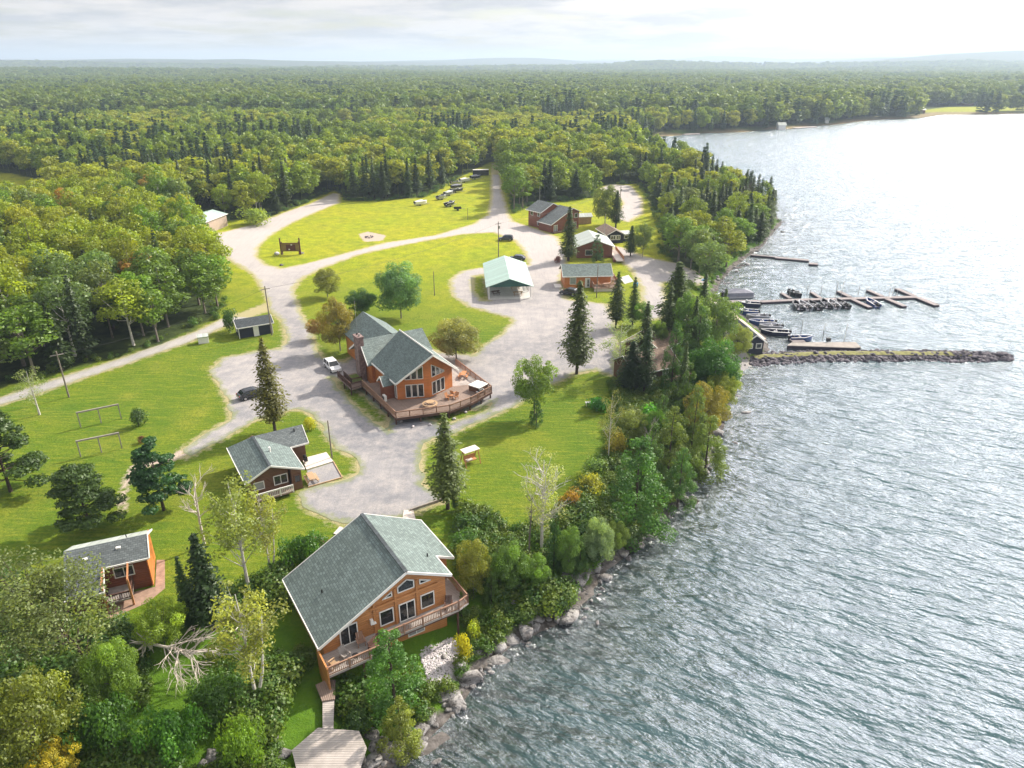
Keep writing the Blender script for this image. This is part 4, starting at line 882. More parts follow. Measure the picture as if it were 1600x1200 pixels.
def chair(x, y, z, rz, label, m='wood', s=1., group=None):
    r = empty('deck_chair', (x, y, z), rz, label, 'chair', group); r.scale = (s, s, s)
    b = MB(); 
    for k in range(5): b.box((-.24+.12*k, .02, .36), (.1, .55, .025), 0, -.18)
    b.build('seat', M[m], r); b = MB()
    for k in range(5): b.bar((-.24+.12*k, .28, .32), (-.26+.13*k, .55, 1.02), .1, .025)
    b.build('backrest', M[m], r)
    for sx in (-1, 1):
        MB().bar((sx*.33, -.35, .56), (sx*.33, .42, .56), .12, .03).build('armrest', M[m], r)
        MB().bar((sx*.31, -.28, 0), (sx*.31, -.28, .55), .07).bar((sx*.31, .45, 0), (sx*.31, .1, .36), .06).build('leg', M[m], r)
    return r
def picnic(x, y, z, rz, label, m='oldwood', L=1.9, group=None):
    r = empty('picnic_table', (x, y, z), rz, label, 'picnic table', group); b = MB()
    for k in range(5): b.box((0, -.32+.16*k, .76), (L, .145, .04))
    b.build('table_top', M[m], r)
    for s in (-1, 1):
        b = MB(); b.box((0, s*.72, .45), (L, .14, .04)); b.box((0, s*.56, .45), (L, .14, .04)); b.build('bench', M[m], r)
    for s in (-1, 1):
        b = MB(); xx = s*(L/2-.3); b.bar((xx, -.28, .74), (xx, -.72, 0), .08).bar((xx, .28, .74), (xx, .72, 0), .08).bar((xx+.05, -.8, .41), (xx+.05, .8, .41), .06); b.build('leg', M[m], r)
    return r
def lw(o, u, v):
    c, s = math.cos(o[2]), math.sin(o[2]); return o[0]+u*c-v*s, o[1]+u*s+v*c
# ------------------------------------------------------------------ 1. large lakeside cottage
O1 = (-16.3, 45.3, R(32.5))
b1 = empty('lakeside_cottage', (O1[0], O1[1], 0), O1[2], 'large honey log cottage with big green shingle roof on the rocky shore nearest the camera', 'house')
RX, RZ = 8.36, 7.4
def rz1(u): return 3.0+(RZ-3.0)*u/RX if u < RX else RZ-(u-RX)*(2.2/4.37)
w = MB(); w.extr([(.5, .5, -2), (12.3, .5, -2), (12.3, .5, rz1(12.3)-.18), (RX, .5, RZ-.2), (.5, .5, rz1(.5)-.18)], (0, 9.4, 0))
w.extr([(12.31, 3.7, -2), (14.1, 3.7, -2), (14.1, 3.7, rz1(14.1)-.18), (12.31, 3.7, rz1(12.31)-.18)], (0, 6.2, 0)); w.build('wall', M['log2'], b1)
rf = MB(); slab(rf, [(-.02, 0, 3.0), (RX, 0, RZ), (RX, 10.4, RZ), (-.02, 10.4, 3.0)]); slab(rf, [(RX, 0, RZ), (12.73, 0, 5.2), (12.73, 3.2, 5.2), (RX, 3.2, RZ)])
slab(rf, [(RX, 3.2, RZ), (12.73, 3.2, 5.2), (14.65, 3.2, rz1(14.65)), (14.65, 10.4, rz1(14.65)), (RX, 10.4, RZ)]); roof = rf.build('roof', M['roof_greenY'], b1)
rc = MB(); rc.bar((RX, -.02, RZ+.03), (RX, 10.42, RZ+.03), .34, .07); rc.build('ridge_cap', M['roof_darkY'], roof)
for p in ((2.2, 5.2), (11.8, 3.0)): MB().cyl((p[0], p[1], rz1(p[0])-.1), .07, .45).build('vent_pipe', M['black'], roof)
fa = MB()
for a, b in (((0, -.04, 2.93), (RX, -.04, RZ-.07)), ((RX, -.04, RZ-.07), (12.75, -.04, 5.12)), ((12.75, 3.16, 5.12), (14.67, 3.16, rz1(14.67)-.07)), ((12.76, 0, 5.11), (12.76, 3.2, 5.11)), ((14.68, 3.2, rz1(14.68)-.08), (14.68, 10.4, rz1(14.68)-.08)), ((-.05, 0, 2.9), (-.05, 10.4, 2.9)), ((0, 10.44, 2.93), (RX, 10.44, RZ-.07)), ((RX, 10.44, RZ-.07), (14.67, 10.44, rz1(14.67)-.07))): fa.bar(a, b, .08, .24)
fa.build('fascia', M['white'], b1)
A1 = (0, .5); D1 = (1, 0); N1 = (0, -1)
window(b1, A1, D1, rect(5.75, 2.2, 7.0, 3.75), N1); window(b1, A1, D1, rect(9.75, 2.25, 11.05, 3.75), N1)
window(b1, A1, D1, rect(7.6, 1.76, 9.1, 3.7), N1, mull=[((8.35, 1.8), (8.35, 3.7))], name='sliding_door', label='pale framed sliding glass door under the ridge')
window(b1, A1, D1, [(2.05, 1.76), (3.6, 1.76), (3.6, 3.75), (2.9, 3.75), (2.05, 3.45)], N1, mull=[((2.85, 1.8), (2.85, 3.7))], name='sliding_door', label='sliding glass door clipped by the low eave at left')
window(b1, A1, D1, [(7.6, 5.1), (9.15, 5.1), (9.15, 5.85), (8.5, 6.2), (7.6, 5.7)], N1); window(b1, A1, D1, [(6.15, 5.05), (7.0, 5.05), (7.0, 5.5)], N1); window(b1, A1, D1, [(9.75, 5.15), (10.8, 5.15), (9.75, 5.62)], N1)
window(b1, A1, D1, rect(8.3, -.35, 9.9, .6), N1, pane='glass_pale', mull=[((9.1, -.35), (9.1, .6))], label='pale basement window under the deck')
tb = MB()
for u in (5.25, 7.3, 9.4): tb.box((u, .44, 3.7), (.2, .1, 4.0))
tb.box((8.2, .43, 4.5), (6.6, .1, .2)); tb.build('timber_trim', M['log2'], b1)
MB().box((4.9, .3, 3.25), (.25, .3, .5)).box((5.1, .25, 3.05), (.35, .25, .12)).build('vent_box', M['white'], b1)
dk = MB(); dk.prism([(-.05, -2.1), (5.6, -2.1), (5.6, .49), (-.05, .49)], 1.52, 1.7); dk.prism([(5.605, -.9), (12.9, -.95), (12.9, .49), (5.605, .49)], 1.52, 1.7); dk.prism([(12.31, .5), (14.1, .5), (14.1, 3.68), (12.31, 3.68)], 1.52, 1.695); dk.prism([(12.905, -.95), (14.1, -.6), (14.1, .495), (12.905, .495)], 1.52, 1.698)
deck = dk.build('deck', M['deckpaleY'], b1)
rl = MB(); railing(rl, [(.0, -2.05), (5.55, -2.05), (5.55, -.88), (12.9, -.9), (14.05, -.55), (14.05, 3.6)], 1.7); rl.build('deck_railing', M['rail'], deck)
sd = MB(); sd.extr([(-.1, -2.2, -2.2), (-.1, .48, -2.2), (-.1, .48, 2.7), (-.1, -2.2, 2.65)], (.14, 0, 0)); sd.build('side_wall', M['log2'], b1)
pp = MB(); posts(pp, [(3.1, -1.9), (5.4, -1.9), (12.8, -.8)], -2.4, 1.52); pp.bar((0, -1.9, 1.40), (5.5, -1.9, 1.40), .1, .22); pp.bar((5.6, -.8, 1.40), (12.8, -.8, 1.40), .1, .22); pp.build('deck_post', M['raildark'], b1)
for i, (u, v, rz, lab, mm) in enumerate([(1.9, -.9, .3, 'grey wooden armchair nearest the left sliding door of the cottage deck', 'oldwood'), (3.6, -.2, -.1, 'brown wooden armchair against the cottage wall', 'rail'), (.75, -1.3, 1.9, 'wicker chair in the left corner of the cottage deck', 'wood'), (12.2, -.2, -.5, 'dark chair at the right end of the cottage deck', 'raildark')]):
    x, y = lw(O1, u, v); chair(x, y, 1.7, O1[2]+rz, lab, mm)
x, y = lw(O1, 4.7, -1.2); s_ = empty('deck_sofa', (x, y, 1.7), O1[2]+.5, 'dark slatted garden sofa in the middle of the cottage deck', 'sofa')
MB().box((0, 0, .38), (1.6, .65, .12)).build('seat', M['raildark'], s_, bevel=.02); MB().box((0, .34, .68), (1.6, .1, .55), 0, -.15).build('backrest', M['raildark'], s_, bevel=.02)
for q in (-.8, .8): MB().box((q, 0, .5), (.1, .7, .3)).build('armrest', M['raildark'], s_)
x, y = lw(O1, 2.6, -1.5); s_ = empty('side_table', (x, y, 1.7), 0, 'small black side table on the cottage deck', 'table'); MB().cyl((0, 0, .42), .3, .04, 14).build('table_top', M['black'], s_); MB().bar((-.2, 0, 0), (.2, 0, .42), .04).bar((.2, 0, 0), (-.2, 0, .42), .04).build('leg', M['black'], s_)
# slabs behind the cottage, hexagonal platform and boardwalk
for poly, lab, nm in ([(631, 798), (646, 799), (652, 822), (628, 818)], 'cream concrete pad at the back right corner of the lakeside cottage', 'concrete_pad'), ([(521, 835), (531, 824), (541, 828), (533, 838)], 'small cream step at the back left eave of the lakeside cottage', 'concrete_pad'):
    mb = MB(); mb.prism(W(poly), -.1, .14); tag(mb.build(nm, M['cream']), lab, 'concrete pad')
mb = MB(); g1 = G(641, 799); g2 = G(694, 781); mb.bar((g1[0], g1[1], .15), (g2[0], g2[1], .2), .22, .35); tag(mb.build('timber_edging', M['oldwood']), 'grey timber edging from the concrete pad to the lone spruce', 'edging')
HX = [G(x, y, .15) for x, y in [(497, 1137), (561, 1142), (573, 1168), (556, 1222), (468, 1222), (456, 1172)]]
ph = empty('plank_platform', (*G(512, 1175, .15), 0), 0, 'many-sided weathered plank platform at the bottom edge of the photo', 'platform')
cx, cy = G(512, 1175, .15); mb = MB(); mb.prism([(x-cx, y-cy) for x, y in HX][::-1], .03, .15); mb.build('planks', M['deckpaleY'], ph); mb = MB(); posts(mb, [((x-cx)*.9, (y-cy)*.9) for x, y in HX], -2.6, .03); mb.build('leg', M['oldwood'], ph)
bw = empty('boardwalk', (*G(510, 1090, .2), 0), 0, 'plank walkway stepping down from the cottage to the many-sided plank platform', 'boardwalk'); cx, cy = G(510, 1090, .2)
mb = MB(); mb.prism([(x-cx, y-cy) for x, y in [G(a, b, .2) for a, b in [(504, 1138), (521, 1138), (522, 1093), (504, 1095)]]], .08, .2); mb.build('walkway', M['deckpaleY'], bw)
mb = MB(); mb.prism([(x-cx, y-cy) for x, y in [G(a, b, .35) for a, b in [(493, 1070), (510, 1062), (524, 1062), (523, 1092), (503, 1095)]]], .2, .35); mb.build('landing', M['deckX'], bw)
# ------------------------------------------------------------------ 2. lodge
O2 = (-17.29, 96.1, R(31.4))
b2 = empty('lodge', (O2[0], O2[1], 0), O2[2], 'orange log lodge with prow front, stone chimney and wraparound deck', 'lodge')
w = MB(); zr = lambda u: 4.5+4.3*min(u, 10.5-u)/5.25
w.add([(.7, 1.3, 0), (5.25, -.5, 0), (10, 1.3, 0), (10, 10.5, 0), (.7, 10.5, 0), (.7, 1.3, zr(.7)-.2), (5.25, -.5, 8.6), (10, 1.3, zr(10)-.2), (10, 10.5, zr(10)-.2), (5.25, 10.5, 8.6), (.7, 10.5, zr(.7)-.2)],
      [(0, 1, 6, 5), (1, 2, 7, 6), (2, 3, 8, 7), (3, 4, 10, 9, 8), (4, 0, 5, 10), (5, 6, 9, 10), (6, 7, 8, 9), (4, 3, 2, 1, 0)])
w.extr([(.2, 10.51, 0), (.2, 10.51, 4.35), (.2, 14, 6.75), (.2, 17.6, 4.35), (.2, 17.6, 0)], (10.1, 0, 0))
w.extr([(1.6, 17.61, 0), (9.0, 17.61, 0), (9.0, 17.61, 4.2), (5.3, 17.61, 6.8), (1.6, 17.61, 4.2)], (0, 9.2, 0)); w.build('wall', M['log'], b2)
rf = MB()
slab(rf, [(-.02, 0, 4.5), (5.25, -2.2, 8.8), (5.25, 10.2, 8.8), (-.02, 10.2, 4.5)]); slab(rf, [(5.25, -2.2, 8.8), (10.52, 0, 4.5), (10.52, 10.2, 4.5), (5.25, 10.2, 8.8)]); rf.extr([(-.02+.3, 10.05, 4.6), (5.25, 10.05, 8.6), (10.2, 10.05, 4.6)], (0, .1, 0))
rf.build('roof', M['roof_greenY'], b2)
r2 = MB(); slab(r2, [(-.7, 9.6, 4.15), (-.3, 14, 7.0), (10.9, 14, 7.0), (10.9, 9.6, 4.15)]); slab(r2, [(-.3, 14, 7.0), (-.7, 18.2, 4.15), (10.9, 18.2, 4.15), (10.9, 14, 7.0)])
r2.build('cross_roof', M['roof_greenX'], b2)
r3 = MB(); slab(r3, [(1.0, 14.2, 4.2), (5.3, 14.2, 7.15), (5.3, 27.2, 7.15), (1.0, 27.2, 4.2)]); slab(r3, [(5.3, 14.2, 7.15), (9.6, 14.2, 4.2), (9.6, 27.2, 4.2), (5.3, 27.2, 7.15)]); r3.build('back_roof', M['roof_greenY'], b2)
fa = MB()
for a, b in (((-.02, -.05, 4.43), (5.25, -2.25, 8.74)), ((5.25, -2.25, 8.74), (10.53, -.05, 4.43)), ((-.06, 0, 4.4), (-.06, 2.2, 4.4)), ((-.06, 4.4, 4.4), (-.06, 9.6, 4.4)), ((10.56, 0, 4.4), (10.56, 9.7, 4.4)), ((-.74, 9.6, 4.1), (-.34, 14, 6.93)), ((-.34, 14, 6.93), (-.74, 18.2, 4.1)), ((5.3, -2.2, 8.86), (5.25, 10.2, 8.86))): fa.bar(a, b, .09, .26)
fa.build('fascia', M['white'], b2)
# entry bay with small gable on the left eave
eb = MB(); eb.extr([(-.9, 2.3, 0), (-.9, 4.3, 0), (-.9, 4.3, 3.6), (-.9, 3.3, 4.5), (-.9, 2.3, 3.6)], (1.58, 0, 0)); bay = eb.build('entry_bay', M['log_dark'], b2)
er = MB(); slab(er, [(-1.2, 2.0, 3.55), (-1.2, 3.3, 4.75), (.9, 3.3, 4.75), (.9, 2.0, 3.55)], .1); slab(er, [(-1.2, 3.3, 4.75), (-1.2, 4.6, 3.55), (.9, 4.6, 3.55), (.9, 3.3, 4.75)], .1); er.build('bay_roof', M['roof_greenX'], bay)
ef = MB(); ef.bar((-1.24, 2.0, 3.5), (-1.24, 3.3, 4.7), .07, .2); ef.bar((-1.24, 3.3, 4.7), (-1.24, 4.6, 3.5), .07, .2); ef.build('bay_fascia', M['white'], bay)
dl_ = Vector((4.55, -1.8, 0)).normalized(); nl_ = (dl_.y, -dl_.x); LL = math.hypot(4.55, 1.8)
dr_ = Vector((4.75, 1.8, 0)).normalized(); nr_ = (dr_.y, -dr_.x)
for k in range(3):
    window(b2, (.7, 1.3), dl_, rect(1.25+k*.95, 1.5, 2.05+k*.95, 3.55), nl_); z0 = 4.45; t0 = 1.25+k*.95
    window(b2, (.7, 1.3), dl_, [(t0, z0), (t0+.8, z0), (t0+.8, 5.25+k*.62), (t0, 4.75+k*.62)], nl_)
    window(b2, (5.25, -.5), dr_, rect(.5+k*.95, 1.5, 1.3+k*.95, 3.55), nr_, pane='glass_pale' if k == 9 else 'glass'); t0 = .5+k*.95
    window(b2, (5.25, -.5), dr_, [(t0, z0), (t0+.8, z0), (t0+.8, 5.95-k*.62), (t0, 6.45-k*.62)], nr_)
window(b2, (.7, 4.2), (0, -1), rect(2.0, 1.4, 2.7, 3.4), (-1, 0), pane='glass_pale', name='door')
st = MB(); st.box((-.45, 13.8, 3.4), (1.0, 1.9, 8.6)); st.box((-.45, 13.8, 7.75), (1.15, 2.05, .25)); ch = st.build('chimney', M['stone'], b2); MB().cyl((-.45, 13.3, 7.8), .14, .5).build('flue', M['metal'], ch); MB().cyl((-.45, 14.3, 7.8), .14, .35).build('flue', M['black'], ch)
window(b2, (.2, 17.4), (0, -1), rect(.6, 1.4, 1.4, 2.6), (-1, 0), name='window')
mb = MB(); mb.cyl((2.2, 22, 4.5), .035, 6.5, 6); mb.build('antenna_mast', M['metal'], b2)
DK = [(-2.0, -4.3), (5.7, -6.3), (9.6, -5.6), (14.4, -3.6), (14.7, 9.2), (10.55, 9.2), (10.05, 1.35), (5.25, -.52), (.65, 1.35), (.65, 9.0), (-.9, 9.4), (-1.2, 12.0), (-1.2, 14.6), (-4.3, 14.6), (-4.1, 8.6), (-2.1, 8.9)]
dk = MB(); dk.prism(DK, 1.02, 1.2); deck2 = dk.build('deck', M['deckX'], b2)
dk2 = MB(); dk2.prism([(10.06, 1.4), (14.3, 0), (14.5, 9.1), (10.56, 9.1)], 1.195, 1.206); dk2.build('sunbleached_boards', M['deckpaleX'], deck2)
rl = MB(); railing(rl, [(-2.1, 8.9), (-1.95, -4.25), (5.7, -6.25), (9.6, -5.55), (14.35, -3.55), (14.65, 9.15)], 1.2, 1.0, .17); rl.build('deck_railing', M['rail'], deck2)
rl = MB(); railing(rl, [(-4.25, 14.5), (-4.05, 8.65), (-2.3, 8.9)], 1.2, 1.0, .17); railing(rl, [(-3.4, 13.9), (-3.3, 10.4), (-1.6, 10.4)], 1.2, 1.0, .17); rl.build('ramp_railing', M['raildark'], deck2)
pp = MB(); posts(pp, [(-1.9, y) for y in (-4, -1, 2, 5, 8)]+[(1.5, -5), (5.6, -6.1), (9.5, -5.4), (14.2, -3.4), (12, -4.4), (14.5, 0), (14.5, 4), (14.5, 8.8), (-4, 9), (-4.1, 12)], -.2, 1.02, .18); pp.build('deck_post', M['raildark'], b2)
sk = MB(); sk.bar((-2.03, 8.9, 1.02), (-2.03, -4.3, 1.02), .08, .35); sk.bar((-2.0, -4.33, 1.02), (5.7, -6.33, 1.02), .08, .35); sk.bar((5.7, -6.33, 1.02), (9.6, -5.63, 1.02), .08, .35); sk.bar((9.6, -5.63, 1.02), (14.4, -3.63, 1.02), .08, .35); sk.build('rim_joist', M['raildark'], b2)
MB().prism([(-3.2, 10.6), (-1.3, 10.6), (-1.3, 13.8), (-3.2, 13.8)], .9, 1.35).build('planter_bed', mat('planter_grass', (.12, .17, .03), .9, .4, 3), b2)
x, y = lw(O2, -1.15, 2.0); ac = empty('air_conditioner', (x, y, 1.2), O2[2], 'white box heat pump beside the lodge entry bay', 'heat pump'); MB().box((0, 0, .5), (.35, .95, .9)).build('casing', M['white'], ac, bevel=.03); MB().cyl((-.2, .1, .5), .3, .03, 16, 'X').build('fan_grille', M['black'], ac)
x, y = lw(O2, 12.9, -1.9); ht = empty('hot_tub', (x, y, 1.2), O2[2]+R(22), 'square hot tub with white cover on the lodge deck corner', 'hot tub'); MB().box((0, 0, .42), (2.2, 2.1, .84)).build('tub', M['brown'], ht, bevel=.05); MB().box((0, 0, .92), (2.3, 2.2, .14)).build('cover', M['white'], ht, bevel=.04)
x, y = lw(O2, 12.2, -3.8); gr = empty('barbecue_grill', (x, y, 1.2), O2[2]+R(22), 'black barbecue grill in front of the hot tub', 'grill'); MB().box((0, 0, .55), (.8, .5, .5)).build('cabinet', M['black'], gr, bevel=.02); MB().tube([(-.4, 0, .85), (.4, 0, .85)], .26, 12).build('lid', M['black'], gr)
for s in (-1, 1): MB().box((s*.62, 0, .78), (.4, .45, .04)).build('side_shelf', M['metal'], gr)
x, y = lw(O2, 3.95, -3.2); rt = empty('round_picnic_table', (x, y, 1.2), 0, 'round wooden table with ring bench on the lodge deck', 'table'); MB().cyl((0, 0, .72), .62, .05, 24).build('table_top', M['wood'], rt); mb = MB()
for k in range(24):
    a, b = 2*math.pi*k/24, 2*math.pi*(k+1)/24; mb.extr([(math.cos(a)*.85, math.sin(a)*.85, .46), (math.cos(a)*1.15, math.sin(a)*1.15, .46), (math.cos(b)*1.15, math.sin(b)*1.15, .46), (math.cos(b)*.85, math.sin(b)*.85, .46)], (0, 0, -.05))
mb.build('bench_ring', M['wood'], rt); mb = MB(); 
for k in range(4): a = k*math.pi/2; mb.bar((0, 0, .7), (math.cos(a)*1., math.sin(a)*1., 0), .08)
mb.build('leg', M['wood'], rt)
for u, v, rz, lab in ((7.3, -2.6, .4, 'orange-brown chair left of the small deck table'), (8.6, -1.6, 2.2, 'orange-brown chair by the lodge prow wall'), (8.3, -3.0, -1.2, 'orange-brown chair nearest the deck railing')):
    x, y = lw(O2, u, v); chair(x, y, 1.2, O2[2]+rz, lab, 'woodorange')
x, y = lw(O2, 7.8, -2.4); s_ = empty('side_table', (x, y, 1.2), 0, 'small square table among the lodge deck chairs', 'table'); MB().box((0, 0, .5), (.6, .6, .05)).build('table_top', M['woodorange'], s_); mb = MB(); posts(mb, [(.25, .25), (-.25, .25), (.25, -.25), (-.25, -.25)], 0, .48, .05); mb.build('leg', M['woodorange'], s_)
x, y = lw(O2, 13.2, 3.6); picnic(x, y, 1.2, O2[2]+.9, 'orange picnic table along the far railing of the lodge deck', 'woodorange', 1.8)
# ------------------------------------------------------------------ 3. grey-roofed cabin with porch and patio
O3 = (-31.4, 71.2, R(31.5))
b3 = empty('cabin', (O3[0], O3[1], 0), O3[2], 'grey-green roofed brown cabin with L-shaped roof and concrete patio left of the gravel turnaround', 'cabin')
# u: 0 (left eave) .. 3.3 ridge .. 7.0 right eave ; v: 0 front .. 10
w = MB(); w.extr([(.5, .7, 0), (5.2, .7, 0), (5.2, .7, 3.3), (3.1, .7, 4.15), (.5, .7, 2.85)], (0, 8.6, 0)); w.extr([(5.21, 6.6, 0), (9.0, 6.6, 0), (9.0, 6.6, 2.78), (5.21, 6.6, 2.78)], (0, 3.2, 0)); w.extr([(5.4, .12, 0), (6.6, .12, 0), (6.6, .12, 2.75), (5.4, .12, 3.2)], (0, 6.46, 0)); w.build('wall', M['brown'], b3)
rf = MB(); slab(rf, [(0, 0, 2.8), (3.1, 0, 4.35), (3.1, 8.6, 4.35), (0, 10.2, 2.8)], .14); slab(rf, [(3.1, 0, 4.35), (7.0, 0, 2.75), (7.0, 6.4, 2.75), (3.1, 8.6, 4.35)], .14); rr = rf.build('roof', M['roof_greenY'], b3)
r2 = MB(); slab(r2, [(3.1, 8.6, 4.35), (7.0, 6.2, 2.76), (9.4, 6.2, 2.76), (9.4, 8.6, 4.35)], .14); slab(r2, [(0, 10.21, 2.8), (3.1, 8.61, 4.34), (9.4, 8.61, 4.34), (9.4, 10.3, 2.8)], .14); r2.build('wing_roof', M['roof_slateX'], b3)
fa = MB()
for a, b in (((0, -.04, 2.74), (3.1, -.04, 4.29)), ((3.1, -.04, 4.29), (7.0, -.04, 2.69)), ((7.04, 0, 2.68), (7.04, 6.2, 2.68)), ((7.0, 6.16, 2.68), (9.4, 6.16, 2.68)), ((9.43, 6.2, 2.7), (9.43, 8.6, 4.28)), ((-.04, 0, 2.74), (-.04, 10.2, 2.74))): fa.bar(a, b, .08, .2)
fa.build('fascia', M['white'], b3); MB().bar((3.1, 0, 4.38), (3.1, 8.6, 4.38), .3, .06).build('ridge_cap', M['roof_darkY'], rr)
MB().cyl((4.1, 4.2, 3.7), .12, .9).build('vent_pipe', M['white'], rr); MB().cyl((8.2, 8.0, 3.8), .09, .5).build('vent_pipe', M['black'], rr)
window(b3, (0, .7), (1, 0), rect(1.0, 1.2, 2.2, 2.2), (0, -1), pane='glass_pale'); window(b3, (0, .7), (1, 0), rect(3.4, 1.2, 5.0, 2.4), (0, -1), mull=[((4.2, 1.2), (4.2, 2.4))]); window(b3, (5.4, .12), (1, 0), rect(.3, 1.1, 1.0, 2.1), (0, -1), frame='brown')
rl = MB(); railing(rl, [(.6, -.85), (5.2, -.85)], .6, .9, .2); MB().prism([(.5, -.9), (5.3, -.9), (5.3, .68), (.5, .68)], .45, .6).build('porch_deck', M['deckX'], b3); rl.build('porch_railing', M['white'], b3)
def padpx(nm, poly, z0, z1, m, lab, cat, z=0.): return tag(MB().prism(W(poly, z), z0, z1).build(nm, M[m]), lab, cat)
padpx('concrete_slab', [(472, 718), (510, 708), (521, 722), (479, 735)], -.1, .16, 'cream', 'pale concrete slab beside the grey-roofed cabin', 'concrete slab')
pt = MB().prism(W([(480, 736), (521, 723), (535, 746), (482, 761)]), -.1, .07); tag(pt.build('gravel_patio', gravelmat('patio', (.27, .26, .30), (.33, .32, .36), .1)), 'dark gravel patio edged with timber next to the concrete slab', 'patio')
e = MB(); a_, b_, c_ = G(482, 762), G(535, 747), G(521, 722); e.bar((a_[0], a_[1], .08), (b_[0], b_[1], .08), .12, .2); e.bar((b_[0], b_[1], .08), (c_[0], c_[1], .08), .12, .2); tag(e.build('timber_edging', M['wood']), 'timber border of the dark gravel patio', 'edging')
picnic(-25.2, 76.3, .08, R(120), 'brown picnic table on the dark gravel patio', 'wood')
x, y = G(478, 722, .2); gb = empty('barbecue_grill', (x, y, .16), R(120), 'black barbecue on the pale concrete slab', 'grill'); MB().box((0, 0, .5), (.6, .45, .5)).build('cabinet', M['black'], gb); MB().tube([(-.3, 0, .8), (.3, 0, .8)], .22, 10).build('lid', M['black'], gb); MB().box((.5, 0, .75), (.4, .4, .04)).build('side_shelf', M['black'], gb)
# ------------------------------------------------------------------ 4. small log cabin at left
O4 = (-41.6, 51.7, R(23))
b4 = empty('log_cabin', (O4[0], O4[1], 0), O4[2], 'small red-brown log cabin with slate roof half hidden by birches at lower left', 'cabin')
# u 0..7.3, v: 0 (front low eave, left part) 2.2 (front eave right part) 4.2 ridge 7.6 back
w = MB(); w.extr([(.3, 2.6, 0), (.3, 7.3, 0), (.3, 7.3, 3.4), (.3, 4.4, 4.7), (.3, 2.6, 3.6)], (6.7, 0, 0)); w.extr([(.3, .5, 0), (.3, 2.59, 0), (.3, 2.59, 3.5), (.3, .5, 2.5)], (2.7, 0, 0)); w.build('wall', M['log_dark'], b4)
rf = MB(); slab(rf, [(0, 2.2, 3.62), (7.3, 2.2, 3.62), (7.3, 4.4, 5.0), (0, 4.4, 5.0)], .14); slab(rf, [(0, 0, 2.4), (3.3, 0, 2.4), (3.3, 2.2, 3.62), (0, 2.2, 3.62)], .14); rr = rf.build('roof', M['roof_slateX'], b4)
r2 = MB(); slab(r2, [(0, 4.41, 5.0), (7.3, 4.41, 5.0), (7.3, 7.8, 3.3), (0, 7.8, 3.3)], .14); r2.build('back_roof', M['metal_greyX'], b4)
for u, v in ((1.8, 3.3), (4.7, 3.7)): MB().box((u, v, 4.2+(v-3.3)*.6+.1), (.42, .3, .2)).build('roof_vent', M['white'], rr)
MB().cyl((5.4, 4.9, 4.6), .05, .5).build('vent_pipe', M['black'], rr)
fa = MB(); fa.bar((3.3, 2.16, 3.56), (7.32, 2.16, 3.56), .08, .18); fa.bar((0, -.04, 2.34), (3.34, -.04, 2.34), .08, .18); fa.bar((7.34, 2.2, 3.58), (7.34, 4.4, 4.95), .08, .18); fa.bar((7.34, 4.4, 4.95), (7.34, 7.8, 3.26), .08, .18); fa.bar((3.33, 0, 2.36), (3.33, 2.2, 3.56), .08, .18); fa.build('fascia', M['white'], b4)
window(b4, (3.0, 2.6), (1, 0), rect(1.0, 1.9, 2.7, 3.0), (0, -1), mull=[((1.85, 1.9), (1.85, 3.0))]); window(b4, (.3, .5), (1, 0), rect(.5, 1.2, 2.2, 2.1), (0, -1))
dk = MB(); dk.prism([(3.2, .2), (5.4, .2), (5.4, 2.58), (3.2, 2.58)], .75, .9); d4 = dk.build('porch_deck', M['oldwood'], b4); rl = MB(); railing(rl, [(3.2, .25), (5.4, .25), (5.4, 2.5)], .9, .85, .2); rl.build('porch_railing', M['raildark'], d4)
pp = MB(); posts(pp, [(3.2, .2), (5.4, .2)], -.3, 3.1, .18); pp.bar((3.2, .2, 3.1), (3.2, 2.3, 3.6), .14); pp.bar((5.4, .2, 3.1), (5.4, 2.3, 3.6), .14); pp.build('porch_post', M['woodorange'], b4)
ws = MB().box((7.05, 4.8, 1.9), (.1, 5.0, 3.5)).build('gable_wall_boards', M['log'], b4)
for u0, u1 in ((2.2, 3.8), (5.0, 6.6)):
    pp = MB(); pp.bar((u0, 9.2, 1.0), (u1, 9.2, 1.0), .14); posts(pp, [(u0, 9.2), (u1, 9.2)], -.2, 1.05, .14); x, y = lw(O4, 0, 0); o = pp.build('timber_rail', M['wood']); o.location = (x, y, 0); o.rotation_euler = (0, 0, O4[2]); tag(o, ('left' if u0 < 3 else 'right')+' timber hitching rail behind the small log cabin', 'rail')
tag(MB().prism([lw(O4, *p) for p in [(3.0, -1.2), (6.6, .0), (8.1, 1.6), (8.0, 6.5), (7.2, 6.8), (7.2, 2.2), (3.2, 2.2)]], -.3, .05).build('dirt_apron', mat('bare_dirt', (.36, .24, .18), .95, .3, 2)), 'bare dirt apron around the small log cabin porch', 'dirt', None, 'structure')
